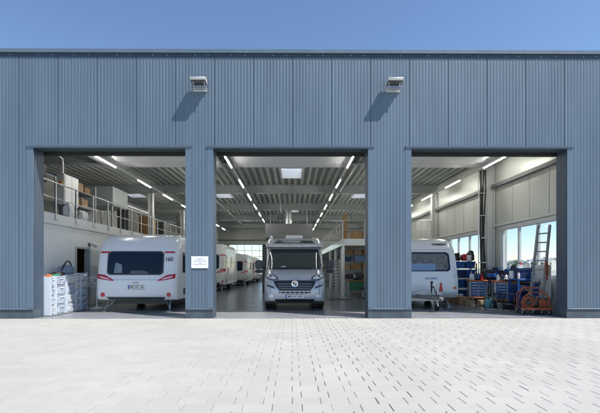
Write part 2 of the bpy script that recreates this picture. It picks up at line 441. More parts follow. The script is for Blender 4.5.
for a, b in WIN:
    f = MB(); z0, z1 = 1.1, 2.98
    f.box(8.15, 8.47, a-.04, b+.04, z0-.05, z0+.07); f.box(8.18, 8.38, a+.0, b-.0, z1-.09, z1+.05)
    n = 3; pw = (b-a)/n
    for i in range(n+1):
        yc = a+i*pw; wd = .05 if 0 < i < n else .05
        f.box(8.255, 8.335, max(a, yc-wd), min(b, yc+wd), z0+.07, z1-.09)
    fo = hb('window', 'frame', f, bevel=.006)
    p = MB(); p.quad((8.295, a+.05, z0+.06), (8.295, b-.05, z0+.06), (8.295, b-.05, z1-.08), (8.295, a+.05, z1-.08)); p.build('pane', 'glass', fo)
mb = MB(); mb.box(8.08, 8.2, YF+.44, 42, 4.63, 4.76); mb.box(8.04, 8.08, YF+.44, 42, 4.61, 4.64); hb('wall_girt', 'girt', mb)
mb = MB(); mb.box(8.12, 8.19, YF+.44, 42, 3.06, 3.12); hb('wall_girt', 'col', mb)
for y in FR:
    mb = MB(); mb.box(7.86, 7.885, y-.15, y+.15, 0, 5.59); mb.box(8.14, 8.165, y-.15, y+.15, 0, 5.59); mb.box(7.885, 8.14, y-.01, y+.01, 0, 5.59); mb.box(7.8, 8.19, y-.2, y+.2, 0, .03)
    hb('column', 'col', mb)
    if y > 20:
        mb = MB(); mb.box(-8.05, -8.025, y-.12, y+.12, 3.2, 5.59); mb.box(-7.82, -7.795, y-.12, y+.12, 3.2, 5.59); mb.box(-8.025, -7.82, y-.01, y+.01, 3.2, 5.59)
        hb('column', 'col', mb)
# left outer wall, back wall with three glazed gates
mb = MB(); mb.box(-12.4, -12.1, YF+.44, 42.3, 0, 6.05); hb('side_wall', 'liner', mb)
GA = [(-7.0, -2.75), (-2.3, 2.0)]
mb = MB(); cur = -12.1
mb.box(-12.1, GA[0][0], 42, 42.3, 0, 6.05); mb.box(GA[0][1], GA[1][0], 42, 42.3, 0, 6.05); mb.box(GA[1][1], 8.2, 42, 42.3, 0, 6.05)
for a, b in GA: mb.box(a, b, 42, 42.3, 4.0, 6.05)
hb('back_wall', 'liner', mb)
mb = MB(); mb.box(-12.1, 8.2, 41.9, 41.995, 4.42, 4.54); hb('wall_girt', 'girt', mb)
for a, b in GA:
    f = MB()
    for i in range(7): z = .0+i*.66; f.box(a, b, 42.08, 42.14, z, z+.06)
    for i in range(6): x = a+i*(b-a-.05)/5; f.box(x, x+.05, 42.081, 42.139, .06, 4.0)
    f.box(a, b, 42.081, 42.139, .06, .66)
    fo = hb('back_gate', 'alum', f)
    p = MB(); p.quad((a, 42.11, .66), (b, 42.11, .66), (b, 42.11, 3.99), (a, 42.11, 3.99)); p.build('pane', 'gateglass', fo)
# left office block under the mezzanine
DOOR = (13.45, 14.3, 2.12)
mb = MB(); mb.box(-7.8, -7.65, YF+.44, DOOR[0], 0, 2.8); mb.box(-7.8, -7.65, DOOR[0], DOOR[1], DOOR[2], 2.8); mb.box(-7.8, -7.65, DOOR[1], 42, 0, 2.8)
hb('office_wall', 'white_wall', mb)
mb = MB(); mb.box(-12.1, -7.58, YF+.44, 42, 2.8, 3.14); hb('mezzanine_floor', 'frame', mb, bevel=.008)
mb = MB(); mb.box(-9.4, -9.3, YF+.5, 18, 0, 2.8); mb.box(-9.3, -7.8, 16, 16.1, 0, 2.8); hb('inner_partition', 'wood', mb)
f = MB(); f.box(-7.82, -7.63, DOOR[0]-.06, DOOR[0]+.02, 0, DOOR[2]+.05); f.box(-7.82, -7.63, DOOR[1]-.02, DOOR[1]+.06, 0, DOOR[2]+.05); f.box(-7.82, -7.63, DOOR[0]+.02, DOOR[1]-.02, DOOR[2]-.02, DOOR[2]+.049)
fo = hb('door_frame', 'steel', f)
d = MB(); d.box(-7.63, -7.585, DOOR[1]+.03, DOOR[1]+.93, .02, 2.1)
do = hb('door', 'frame', d, bevel=.004)
k = MB(); k.cyl((-7.585, DOOR[1]+.83, 1.03), (-7.53, DOOR[1]+.83, 1.03), .012, n=8); k.cyl((-7.535, DOOR[1]+.83, 1.03), (-7.535, DOOR[1]+.70, 1.03), .011, n=8); k.build('handle', 'alum', do, smooth=True)
# right mezzanine
mb = MB(); mb.box(2.5, 7.1, 18.9, 42, 2.52, 2.86); hb('mezzanine_floor', 'cwhite', mb, bevel=.01)
for x, y in ((2.58, 19.0), (2.58, 22.2), (2.58, 25.4), (7.03, 18.98)):
    mb = MB(); mb.box(x-.06, x+.06, y-.06, y+.06, 0, 2.52); hb('mezzanine_post', 'cwhite', mb)
mb = MB(); mb.box(2.7, 7.0, 20.6, 20.7, 0, 2.52); hb('inner_partition', 'white_wall', mb)

# ------------------------------------------------------------------ open sectional doors, light rows, railings
def sectional_door(label, xc):
    t = thing('sectional_door', label, 'gate', (xc, 11.0, 5.42), group='sectional gates parked open under the roof')
    for i in range(6):
        s = MB(); y0 = .02+i*.685
        s.box(-2.24, 2.24, y0, y0+.66, 0, .045)
        for q in (.22, .45): s.box(-2.22, 2.22, y0+q, y0+q+.008, -.004, 0)
        s.build('door_section', 'cwhite', t, bevel=.004)
    for x in (-2.3, 2.3):
        r = MB(); r.box(x-.02, x+.02, .0, 4.3, .0, .06); r.box(x-.025, x+.025, -.05, .02, -5.4, .06)
        for y in (1.6, 3.9): r.box(x-.02, x+.02, y, y+.04, .06, .64)
        r.build('track', 'galv', t)
    s = MB(); s.cyl((-2.3, .03, .28), (2.3, .03, .28), .03, n=10); s.cyl((-1.2, .03, .28), (-.5, .03, .28), .07, n=12); s.cyl((.5, .03, .28), (1.2, .03, .28), .07, n=12); s.build('spring_shaft', 'dkgrey', t, smooth=True)
    return t
d0 = sectional_door('white sectional gate parked open under the roof of the left gateway', -5.05)
dup(d0, (-.03, 11.0, 5.42), 0, 'white sectional gate parked open above the silver motorhome')
dup(d0, (5.5, 11.0, 5.42), 0, 'white sectional gate parked open under the roof of the right gateway')

def light_row(label, x, ys):
    t = thing('light_strip', label, 'ceiling light', (x, 0, 5.24), group='fluorescent light strips running into the hall')
    r = MB(); r.box(-.035, .035, 11.6, 40, .02, .08)
    for y in FR: r.box(-.012, .012, y-.01, y+.01, .08, .36)
    r.build('rail', 'rail', t)
    for y in ys:
        l = MB(); l.box(-.016, .016, y, y+1.5, -.010, .019); l.build('lamp', 'lamp', t, bevel=.006)
    return t
YS = [13.0, 16.6, 19.9, 23.2, 26.6, 30, 33.3, 36.6]
lr = light_row('long fluorescent light strip over the white caravan with red lights', -6.75, YS)
dup(lr, (-2.32, 0, 5.24), 0, 'long fluorescent light strip left of the silver motorhome under the roof')
dup(lr, (2.12, 0, 5.24), 0, 'long fluorescent light strip right of the silver motorhome under the roof')
dup(lr, (7.38, 0, 5.24), 0, 'long fluorescent light strip along the right wall with windows')

def railing(label, p0, p1, n, zb, h=1.0, mid=2):
    t = thing('railing', label, 'railing', (p0[0], p0[1], zb))
    d = Vector((p1[0]-p0[0], p1[1]-p0[1], 0))
    for i in range(n+1):
        q = d*(i/n); s = MB(); s.box(q.x-.024, q.x+.024, q.y-.024, q.y+.024, -.16, h)
        s.box(q.x-.03, q.x+.06, q.y-.07, q.y+.07, -.2, -.02); s.build('post', 'galv', t, bevel=.004)
    r = MB(); r.tube([(0, 0, h), tuple(d[:2])+(h,)], .024, 8); r.build('top_rail', 'galv', t, smooth=True)
    for k in range(1, mid+1):
        z = h*k/(mid+1)
        r = MB(); r.tube([(0, 0, z), tuple(d[:2])+(z,)], .014, 8); r.build('mid_rail', 'galv', t, smooth=True)
railing('galvanised railing along the mezzanine edge above the plastic drawers', (-7.6, 11.05), (-7.6, 39.8), 25, 3.14, 1.0, 1)
railing('pale railing facing the yard on the upper floor right of motorhome', (2.55, 18.95), (7.0, 18.95), 4, 2.86, .92, 1)
railing('pale railing running back along the side of the right upper floor', (2.55, 19.1), (2.55, 34), 12, 2.86, .92, 1)

# ------------------------------------------------------------------ floodlights on the facade, notice, mast
def flood(label, x, z):
    t = thing('floodlight', label, 'floodlight', (x, YF, z), group='floodlights on the blue facade')
    b = MB(); b.prism([(-.34, .10), (-.33, .125), (-.12, .17), (-.07, .12), (-.08, -.0), (-.31, .055)], 'x', -.21, .21); b.build('housing', 'floodh', t, bevel=.01)
    gl = MB(); gl.quad((-.20, -.305, .05), (.20, -.305, .05), (.20, -.09, -.003), (-.20, -.09, -.003)); gl.build('front_glass', 'floodg', t)
    br = MB()
    for s in (-.15, .15): br.bar((s, -.001, -.10), (s, -.22, .04), .022, .022)
    br.box(-.19, .19, -.022, -.001, -.135, -.085)
    br.build('bracket', 'floodh', t)
    c = MB()
    for i in range(6): c.box(-.2+i*.07, -.165+i*.07, -.20, -.05, -.075, -.06)
    c.box(-.21, .22, -.20, -.185, -.08, -.056); c.box(-.21, .22, -.065, -.05, -.08, -.056); c.build('guard', 'alum', t)
    return t
fl = flood('white floodlight on the blue facade left of the middle gateway', -2.54, 6.42)
dup(fl, (2.80, YF, 6.42), 0, 'white floodlight on the blue facade right of the middle gateway')
t = thing('notice', 'white paper notice with grey lines on the pillar beside the left caravan', 'notice', (-2.555, YF-.012, 1.56))
p = MB(); p.box(-.235, .235, -.006, .0, -.165, .165); p.build('sheet', 'paper', t)
p = MB()
for x0, x1, z in ((-.08, .10, .09), (-.17, .05, .035), (.07, .17, .035), (-.02, .06, -.01), (-.17, .08, -.055), (.10, .17, -.055)): p.box(x0, x1, -.008, -.006, z-.009, z+.009)
p.build('print_lines', 'ink', t)
mb = MB(); mb.cyl((0, 0, 0), (0, 0, .16), .012, n=8); mb.cyl((0, 0, -.4), (0, 0, 0), .018, n=8)
tag(mb.build('mast', 'cwhite', loc=(-3.13, 11.2, 7.62), smooth=True), 'short thin white mast standing on the roof edge against the sky', 'mast')

# ------------------------------------------------------------------ vehicles
class Body:
    """side profile (y,z) lofted across the width, edges rounded toward both sides"""
    def __init__(s, prof, W, r, ry, rz, z0=0., power=2.0):
        s.p = prof; s.W = W; s.r = r; s.ry = ry; s.rz = rz
        ys = [a for a, b in prof]; zs = [b for a, b in prof]
        s.yc = (min(ys)+max(ys))/2; s.hl = (max(ys)-min(ys))/2; s.z0 = min(zs); s.h = max(zs)-min(zs); s.pw = power
        i1 = zs.index(max(zs)); s.front = prof[:i1+1]
    def sc(s, x):
        a = abs(x)-(s.W-s.r)
        f = 1 if a <= 0 else max(0, 1-(min(1, a/s.r))**s.pw)**(1/s.pw)
        return 1-s.ry*(1-f)/s.hl, 1-s.rz*(1-f)/s.h
    def mesh(s):
        mb = MB(); n = 7
        xs = [-s.W+s.r*(1-math.cos(math.pi/2*k/n)) for k in range(n)]+[-s.W+s.r]
        xs = xs+[x*.5 for x in xs[-1:]]+[0]+[-x*.5 for x in xs[-1:]]+[-x for x in reversed(xs)]
        N = len(s.p); vs = []
        for x in xs:
            sy, sz = s.sc(x); vs += [(x, s.yc+(y-s.yc)*sy, s.z0+(z-s.z0)*sz) for y, z in s.p]
        fs = [(i*N+k, i*N+(k+1) % N, (i+1)*N+(k+1) % N, (i+1)*N+k) for i in range(len(xs)-1) for k in range(N)]
        fs += [tuple(range(N)), tuple(range((len(xs)-1)*N, len(xs)*N))]
        return mb.add(vs, fs)
    def surf(s, x, z):
        sy, sz = s.sc(x); zu = s.z0+(z-s.z0)/sz
        y = s.front[0][0]
        for (ya, za), (yb, zb) in zip(s.front, s.front[1:]):
            if za <= zu <= zb: y = ya+(yb-ya)*(zu-za)/max(1e-6, zb-za); break
        else:
            if zu > s.front[-1][1]: y = s.front[-1][0]
        return s.yc+(y-s.yc)*sy
    def patch(s, poly, off=.008, th=.02, rows=8, cols=10):
        """convex outline (x,z) laid on the front surface with thickness"""
        mb = MB(); z0 = min(b for a, b in poly)+1e-4; z1 = max(b for a, b in poly)-1e-4; n = len(poly)
        g1 = []
        for i in range(rows+1):
            z = z0+(z1-z0)*i/rows; hit = []
            for k in range(n):
                (xa, za), (xb, zb) = poly[k], poly[(k+1) % n]
                if (za-z)*(zb-z) <= 0 and abs(za-zb) > 1e-9: hit.append(xa+(xb-xa)*(z-za)/(zb-za))
            if len(hit) < 2: hit = hit*2 if hit else [0, 0]
            a, b = min(hit), max(hit)
            g1.append([(a+(b-a)*j/cols, z) for j in range(cols+1)])
        C = cols+1
        vs = [(x, s.surf(x, z)-off, z) for r in g1 for x, z in r]+[(x, s.surf(x, z)+th, z) for r in g1 for x, z in r]
        o = len(g1)*C; fs = []
        for i in range(rows):
            for j in range(cols): fs.append((i*C+j, i*C+j+1, (i+1)*C+j+1, (i+1)*C+j))
        for i in range(rows):
            for j in (0, cols): fs.append((i*C+j, (i+1)*C+j, o+(i+1)*C+j, o+i*C+j))
        for j in range(cols):
            for i in (0, rows): fs.append((i*C+j, i*C+j+1, o+i*C+j+1, o+i*C+j))
        return mb.add(vs, fs)

def wheel(parent, x, y, r, w, rimm='rim'):
    t = MB(); t.lathe([(r*.62, -w/2), (r*.9, -w/2), (r, -w/2+.03), (r, w/2-.03), (r*.9, w/2), (r*.62, w/2)], (x, y, r), 'x', 24)
    o = t.build('wheel', 'rubber', parent, smooth=True)
    q = MB(); q.lathe([(.001, -w/2+.02), (r*.3, -w/2+.015), (r*.62, -w/2+.005), (r*.62, w/2-.005), (r*.3, w/2-.015), (.001, w/2-.02)], (x, y, r), 'x', 20)
    q.build('rim', rimm, o, smooth=True)

def number_plate(parent, x, y, z, w, text, h=.11):
    p = MB(); p.box(x-w/2, x+w/2, y-.012, y, z-h/2, z+h/2); o = p.build('number_plate', 'plate', parent, bevel=.004)
    b = MB(); b.box(x-w/2+.004, x-w/2+.045, y-.014, y-.0121, z-h/2+.004, z+h/2-.004); b.build('country_band', 'eu', o)
    lettering(text, 'plate_text', 'black', o, (x+.025, y-.0135, z), h*.82, bold=.0012)
    f = MB(); f.box(x-w/2-.012, x+w/2+.012, y-.006, y+.004, z-h/2-.012, z-h/2-.001); f.box(x-w/2-.012, x+w/2+.012, y-.006, y+.004, z+h/2+.001, z+h/2+.012); f.build('plate_holder', 'dkgrey', o)

# --- left caravan, tail toward the yard
def tail_caravan(name, label, cat, loc, W=1.3, L=6.6, top=2.47, detail=True, paint='cwhite', group=None):
    t = thing(name, label, cat, loc, group=group)
    k = top/2.47
    prof = [(.10, .37), (.02, .45), (0, .55), (0, .95), (.02, 1.08), (.05, 1.18), (.09, 1.5), (.15, 1.85), (.20, 2.0), (.29, 2.17), (.44, 2.32), (.66, 2.42), (1.0, 2.47),
            (L-1.2, 2.47), (L-.6, 2.38), (L-.25, 2.0), (L-.05, 1.2), (L, .8), (L-.1, .40), (L-.3, .36)]
    prof = [(y, z*k) for y, z in prof]
    B = Body(prof, W, .24, .16, .26, power=2.2)
    B.mesh().build('body', paint, t, smooth=True, angle=40)
    S = lambda poly: [(x, z*k) for x, z in poly]
    w0 = B.patch(S(rrect(-.91, .83, 1.19, 1.87, .09)), .012, .02, 12, 14).build('rear_window', 'bwin', t, smooth=True)
    B.patch(S(rrect(-.95, .87, 1.15, 1.91, .10)), .006, .02, 12, 14).build('window_seal', 'dkgrey', w0, smooth=True)
    for sx in (-1, 1):
        c = B.patch(S([(sx*1.24, 1.19), (sx*1.24, 1.04), (sx*.72, .965), (sx*.66, .975), (sx*.82, 1.06), (sx*1.0, 1.16)][::sx]), .018, .02, 8, 12).build('tail_light', 'red', t, smooth=True)
        B.patch(S([(sx*1.16, 1.125), (sx*1.16, 1.085), (sx*.84, 1.01), (sx*.80, 1.02)][::sx]), .026, .01, 4, 8).build('indicator_lens', 'lens', c, smooth=True)
        B.patch(S(rrect(min(sx*.88, sx*1.2), max(sx*.88, sx*1.2), 1.845, 1.90, .02)), .012, .02, 4, 10).build('marker_light', 'red', t, smooth=True)
        y = B.surf(sx*1.06, .54); q = MB(); q.lathe([(.001, -.018), (.06, -.014), (.075, 0), (.075, .02)], (sx*1.05, y, .54*k), 'y', 18); q.build('reflector', 'red', t, smooth=True)
        # corner steady leg
        s = MB(); s.bar((sx*1.0, .35, .36), (sx*1.04, .12, .06), .045, .03); s.bar((sx*.82, .40, .36), (sx*1.03, .16, .10), .03, .02); s.box(sx*1.04-.06, sx*1.04+.06, .06, .18, 0, .025)
        s.build('steady_leg', 'galv', t)
    B.patch(S([(-.86, .375), (.86, .375), (.94, .46), (-.94, .46)]), .02, .05, 5, 10).build('bumper', 'dkgrey', t, smooth=True)
    B.patch(S([(-1.0, .99), (1.0, .99), (.9, 1.02), (-.9, 1.02)]), .012, .02, 3, 12).build('ledge_trim', 'cgrey', t, smooth=True)
    u = MB(); u.box(-.9, .9, .4, L-.6, .22, .36); u.bar((-W*.9, L*.5, .32), (W*.9, L*.5, .32), .08, .08); u.build('chassis', 'dkgrey', t)
    for sx in (-1, 1): wheel(t, sx*(W-.16), L*.5, .32, .19)
    # side windows, fridge vent, awning rail on the side facing the aisle
    for sx in (1,):
        for ya, yb, za, zb in ((.65, 1.25, 1.2, 1.9), (2.6, 3.6, 1.25, 1.85)):
            q = MB(); q.box(sx*W-.02, sx*W+.018, ya, yb, za*k, zb*k); q.build('side_window', 'bwin', t, bevel=.02, seg=2)
        q = MB(); q.box(W-.02, W+.012, .75, 1.15, .5, .72)
        for i in range(5): q.box(W+.012, W+.02, .77, 1.13, .52+i*.04, .54+i*.04)
        q.build('side_vent', 'dkgrey', t)
    q = MB(); q.box(W-.14, W-.05, .8, L-1, top-.16, top-.08); q.build('awning_case', paint, t, bevel=.02)
    q = MB(); q.box(-.4, .4, 1.6, 2.4, top-.01, top+.09); q.build('roof_hatch', 'cgrey', t, bevel=.03)
    return t, B
lc, B = tail_caravan('caravan', 'white caravan parked tail outward with red tail lights and a wide dark rear window', 'caravan', (-4.99, 12.1, 0), top=2.52)
number_plate(lc, .015, B.surf(0, .79)-.004, .79, .52, 'MZ·OP 160')
lettering('160', 'model_number', 'dkgrey', lc, (1.03, B.surf(1.03, 1.68)-.010, 1.68), .20, rot=(R(78), 0, R(4)), bold=.004, sx=.85)
q = MB(); q.box(-.09, .09, B.surf(0, .98)-.014, B.surf(0, .98), .92, .945); q.build('badge', 'mid', lc)
# things seen on the rear shelf are behind dark glass: cushions
q = B.patch([(-.72, 1.24), (-.45, 1.24), (-.48, 1.55), (-.68, 1.58)], .015, .01, 5, 5); q.build('curtain', mat('pale_curtain', (.20, .25, .30), .9, 0, .4, 9.), lc, smooth=True)
q = B.patch([(-.22, 1.22), (.42, 1.22), (.36, 1.28), (.1, 1.33), (-.15, 1.31)], .015, .01, 5, 8); q.build('cushion', mat('shelf_cushion', (.10, .13, .17), .9, 0, .5, 9.), lc, smooth=True)

# --- parked vehicles further back
v1, B1 = tail_caravan('parked_motorhome', 'nearest of the tall white vehicles parked in a row behind the notice pillar', 'motorhome', (-5.12, 22.0, 0), W=1.15, L=5.6, top=2.85, group='vehicles parked along the left aisle')
q = MB(); q.lathe([(.001, 0), (.16, .004), (.17, .0), (.17, -.02)], (1.165, 1.5, 1.25), 'x', 5); q.build('red_emblem', 'redp', v1)
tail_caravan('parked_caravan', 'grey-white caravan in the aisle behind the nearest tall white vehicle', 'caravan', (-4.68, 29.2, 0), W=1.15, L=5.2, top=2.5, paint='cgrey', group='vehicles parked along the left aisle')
tail_caravan('parked_caravan', 'farthest white caravan in the aisle, closest to the glazed back gate', 'caravan', (-4.5, 36.0, 0), W=1.12, L=5.0, top=2.45, group='vehicles parked along the left aisle')

# --- right caravan, hitch toward the yard
rc = thing('caravan', 'white caravan with its hitch and jockey wheel toward the yard, half behind the right pillar', 'caravan', (4.67, 13.3, 0))
L = 4.7
prof = [(.12, .36), (.03, .48), (0, .62), (.02, 1.0), (.05, 1.15), (.14, 1.45), (.27, 1.9), (.36, 2.1), (.52, 2.3), (.78, 2.46), (1.2, 2.53), (L-.9, 2.5), (L-.3, 2.3), (L, 1.5), (L, .4)]
B = Body(prof, 1.25, .24, .14, .20, power=2.2)
B.mesh().build('body', 'cwhite', rc, smooth=True, angle=40)
w0 = B.patch(rrect(-.99, .97, 1.28, 1.97, .10), .008, .02, 10, 14).build('front_window', 'bwin', rc, smooth=True)
B.patch(rrect(-.94, .90, 1.33, 1.92, .08), .013, .005, 10, 14).build('curtain', 'curtain', w0, smooth=True)
B.patch(rrect(-.93, .45, 1.31, 1.56, .05), .018, .005, 5, 12).build('cushion', 'lblue', w0, smooth=True)
q = B.patch(rrect(-1.1, 1.05, 2.055, 2.075, .009), .006, .01, 2, 14); q.build('trim_line', 'cgrey', rc, smooth=True)
lettering('TABBERT', 'maker_name', 'black', rc, (.70, B.surf(.70, 2.26)-.022, 2.26), .115, rot=(R(51), 0, 0), bold=.006, sx=1.15)
lettering('DA VINCI', 'model_name', 'blue', rc, (.26, B.surf(.26, 1.07)-.014, 1.03), .095, rot=(R(80), 0, 0), bold=.002, sx=1.1)
q = B.patch([(-1.15, .40), (1.15, .40), (1.12, .55), (-1.12, .55)], .05, .06, 5, 12); q.build('lower_skirt', 'cgrey', rc, smooth=True)
for sx in (-1, 1):
    q = MB(); y = B.surf(sx*1.1, 1.1); q.tube(bezier((sx*1.08, y-.0, 1.40), (sx*1.16, y-.10, 1.36), (sx*1.12, y-.12, 1.12), (sx*1.05, y-.01, 1.05)), .016, 8); q.build('grab_handle', 'cgrey', rc, smooth=True)
    q = B.patch(rrect(min(sx*1.02, sx*1.13), max(sx*1.02, sx*1.13), .66, .74, .02), .012, .02, 3, 4); q.build('marker_light', 'orange', rc, smooth=True)
    q = MB(); q.bar((sx*.9, .5, .38), (sx*.98, .30, .05), .045, .03); q.box(sx*.98-.06, sx*.98+.06, .24, .36, 0, .02); q.build('steady_leg', 'galv', rc)
    wheel(rc, sx*1.1, 2.7, .32, .19)
q = MB(); q.bar((-.75, .6, .42), (-.07, -1.25, .42), .06, .11); q.bar((.75, .6, .42), (.07, -1.25, .42), .06, .11); q.box(-.9, .9, .5, L-.6, .2, .37); q.build('drawbar', 'galv', rc)
q = MB(); q.prism([(-.42, .50), (.42, .50), (.20, .62), (-.20, .62)], 'y', -.75, -.1); q.box(-.5, .5, -.3, -.02, .43, .54); q.build('drawbar_cover', 'cgrey', rc, bevel=.03, seg=2)
q = MB(); q.box(-.05, .05, -1.5, -1.2, .38, .47); q.cyl((0, -1.5, .42), (0, -1.6, .44), .04, .03, 12); q.build('hitch', 'mid', rc, bevel=.01)
q = MB(); q.tube([(.0, -1.28, .46), (-.03, -1.1, .62), (-.05, -.98, .80)], .018, 8); q.tube([(-.05, -.98, .80), (-.10, -.93, .72), (-.10, -.95, .56)], .018, 8); q.build('brake_lever', 'black', rc, smooth=True)
q = MB(); q.cyl((.05, -1.05, .24), (.05, -1.05, .88), .024, n=12); q.cyl((.05, -1.05, .42), (.05, -1.05, .66), .034, n=12); q.tube([(.05, -1.05, .88), (.16, -1.05, .90), (.16, -1.05, .98)], .01, 6); jw = q.build('jockey_mast', 'galv', rc, smooth=True)
q = MB(); q.lathe([(.03, -.035), (.09, -.035), (.105, -.02), (.105, .02), (.09, .035), (.03, .035)], (.05, -1.02, .105), 'x', 20); q.build('jockey_wheel', 'rubber', jw, smooth=True)
q = MB(); q.box(.03, .07, -1.11, -.97, .10, .26); q.build('wheel_fork', 'galv', jw)
q = MB(); q.prism([(.20, .62), (.32, .62), (.30, .78), (.22, .78)], 'y', -.86, -.78); q.box(.23, .29, -.85, -.79, .78, .92); q.build('hitch_lock', 'redp', rc, bevel=.012)
q = MB(); q.cyl((.02, -.62, .62), (.02, -.62, .90), .028, n=10); q.cyl((.0, -.62, .90), (.06, -.62, .93), .04, n=10); q.build('support_knob', 'black', rc, smooth=True)

# --- motorhome in the middle
mh = thing('motorhome', 'silver motorhome with black grille parked nose outward in the middle gateway', 'motorhome', (.09, 12.3, 0))
prof = [(.16, .27), (.05, .33), (.01, .45), (0, .60), (.015, .72), (.05, .90), (.09, .98), (.16, 1.08), (.34, 1.20), (.62, 1.30), (.84, 1.36), (1.02, 1.55), (1.30, 1.87), (1.52, 2.12), (1.62, 2.19), (2.2, 2.22), (5.9, 2.22), (5.95, .35)]
B = Body(prof, 1.02, .36, .42, .10, power=2.3)
B.mesh().build('body', 'silver', mh, smooth=True, angle=38)
wsn = B.patch([(-.97, 1.385), (.97, 1.385), (.93, 1.7), (.86, 2.09), (-.86, 2.09), (-.93, 1.7)], .008, .02, 10, 18).build('windscreen', 'screen', mh, smooth=True)
q = B.patch([(-.98, 1.345), (.98, 1.345), (.98, 1.38), (-.98, 1.38)], .010, .02, 2, 16); q.build('scuttle', 'black', mh, smooth=True)
q = MB()
for s in (-1, 1):
    a = Vector((s*.62, B.surf(.6, 1.40)-.03, 1.40)); b = Vector((s*.04, B.surf(.05, 1.46)-.03, 1.46)); q.bar(a, b, .018, .018)
q.build('wiper', 'black', mh)
q = MB(); q.cbox((-.38, B.surf(.38, 1.44)-.012, 1.43), (.16, .01, .07)); q.build('windscreen_sticker', 'paper', mh)
# black grille with slats
gr = B.patch([(-.50, .66), (.50, .66), (.62, .80), (.70, .985), (-.70, .985), (-.62, .80)], .014, .02, 8, 14).build('grille', 'black', mh, smooth=True)
for z in (.72, .79, .87):
    q = B.patch([(-.50-.25*(z-.66), z), (.50+.25*(z-.66), z), (.50+.25*(z-.66), z+.022), (-.50-.25*(z-.66), z+.022)], .028, .012, 2, 14); q.build('grille_slat', 'mid', gr, smooth=True)
q = MB(); y = B.surf(0, .88); q.lathe([(.001, -.05), (.07, -.045), (.095, -.035), (.105, -.028), (.105, .0)], (0, y, .885), 'y', 24); em = q.build('emblem', 'dkgrey', mh, smooth=True)
q = MB(); q.lathe([(.088, -.045), (.105, -.05), (.115, -.035), (.115, .0), (.1, 0)], (0, y, .885), 'y', 24); q.build('emblem_ring', 'chrome', em, smooth=True)
q = MB(); q.bar((-.055, y-.05, .82), (.055, y-.05, .95), .02, .012, (0, 1, 0)); q.bar((-.075, y-.05, .88), (.02, y-.05, .82), .012, .012, (0, 1, 0)); q.bar((-.02, y-.05, .95), (.075, y-.05, .89), .012, .012, (0, 1, 0)); q.build('emblem_bars', 'chrome', em)
for s in (-1, 1):
    hl = B.patch([(s*.52, 1.02), (s*.74, 1.005), (s*.965, 1.085), (s*.975, 1.225), (s*.80, 1.215), (s*.58, 1.11)][::s], .008, .02, 8, 10).build('headlight', 'black', mh, smooth=True)
    B.patch([(s*.58, 1.045), (s*.74, 1.03), (s*.94, 1.11), (s*.945, 1.20), (s*.80, 1.19), (s*.63, 1.10)][::s], .016, .006, 8, 10).build('lens', 'lens', hl, smooth=True)
    q = MB(); y = B.surf(s*.80, 1.11); q.lathe([(.001, -.012), (.04, -.014), (.05, 0)], (s*.80, y-.01, 1.12), 'y', 16); q.build('bulb_ring', 'dkgrey', hl, smooth=True)
    q = B.patch([(s*.62, 1.00), (s*.74, .99), (s*.97, 1.075), (s*.965, 1.095), (s*.74, 1.018)][::s], .016, .01, 4, 8); q.build('daylight_strip', 'dkgrey', hl, smooth=True)
    fo = B.patch(rrect(min(s*.70, s*.86), max(s*.70, s*.86), .42, .54, .055), .012, .02, 6, 6).build('fog_light', 'lens', mh, smooth=True)
    B.patch([(s*.64, .72), (s*.90, .80), (s*.93, .87), (s*.68, .80)][::s], .004, .02, 4, 8).build('bumper_slot', 'dkgrey', mh, smooth=True)
    q = B.patch([(s*.62, .36), (s*.93, .36), (s*.95, .60), (s*.64, .60)][::s], .004, .02, 4, 6); q.build('fog_panel', 'silver', mh, smooth=True)
    # mirror: arm, black shell, two glasses seen from the back
    q = MB(); q.tube([(s*.98, 1.25, 1.42), (s*1.10, 1.10, 1.40), (s*1.17, 1.08, 1.42)], .028, 8); mi = q.build('mirror', 'black', mh, smooth=True)
    q = MB(); q.box(s*1.25-.14, s*1.25+.14, 1.02, 1.16, 1.36, 1.68); q.build('mirror_shell', 'dkgrey', mi, bevel=.045, seg=3)
    q = MB(); q.box(s*1.25-.13, s*1.25+.13, 1.03, 1.15, 1.22, 1.35); q.build('mirror_lower', 'black', mi, bevel=.03, seg=2)
    wheel(mh, s*.90, .95, .335, .225); wheel(mh, s*.90, 4.7, .335, .225)
    q = MB(); q.box(s*1.0-.03, s*1.0+.025, 1.62, 2.3, 1.42, 1.95); q.build('side_window', 'screen', mh, bevel=.03, seg=2)
for sg in (-1, 1):
    q = B.patch([(sg*.60, 1.115), (sg*.608, 1.115), (sg*.86, 1.34), (sg*.852, 1.34)][::sg], .003, .004, 8, 1); q.build('bonnet_gap', 'dkgrey', mh)
    q = B.patch([(sg*.70, .985), (sg*.74, .985), (sg*.74, .978), (sg*.70, .978)][::-sg], .004, .004, 2, 2); q.build('bumper_gap', 'dkgrey', mh)
q = B.patch([(-.72, .992), (.72, .992), (.72, 1.0), (-.72, 1.0)], .004, .004, 1, 14); q.build('bonnet_edge', 'dkgrey', mh)
q = B.patch([(-.50, .575), (.50, .575), (.52, .63), (-.52, .63)], .012, .02, 2, 12); lg = q.build('lower_grille', 'black', mh, smooth=True)
for i in range(7):
    x = -.45+i*.15; q = B.patch(rrect(x-.018, x+.018, .572, .633, .01), .018, .01, 2, 2); q.build('grille_bar', 'silver', lg, smooth=True)
q = B.patch([(-.62, .31), (.62, .31), (.66, .385), (-.66, .385)], .016, .02, 3, 12); q.build('bumper_intake', 'black', mh, smooth=True)
q = B.patch([(-.98, .28), (.98, .28), (.98, .305), (-.98, .305)], .02, .03, 2, 14); q.build('bumper_lip', 'dkgrey', mh, smooth=True)
number_plate(mh, 0, B.surf(0, .47)-.012, .47, .60, 'MS·HC 401', .125)
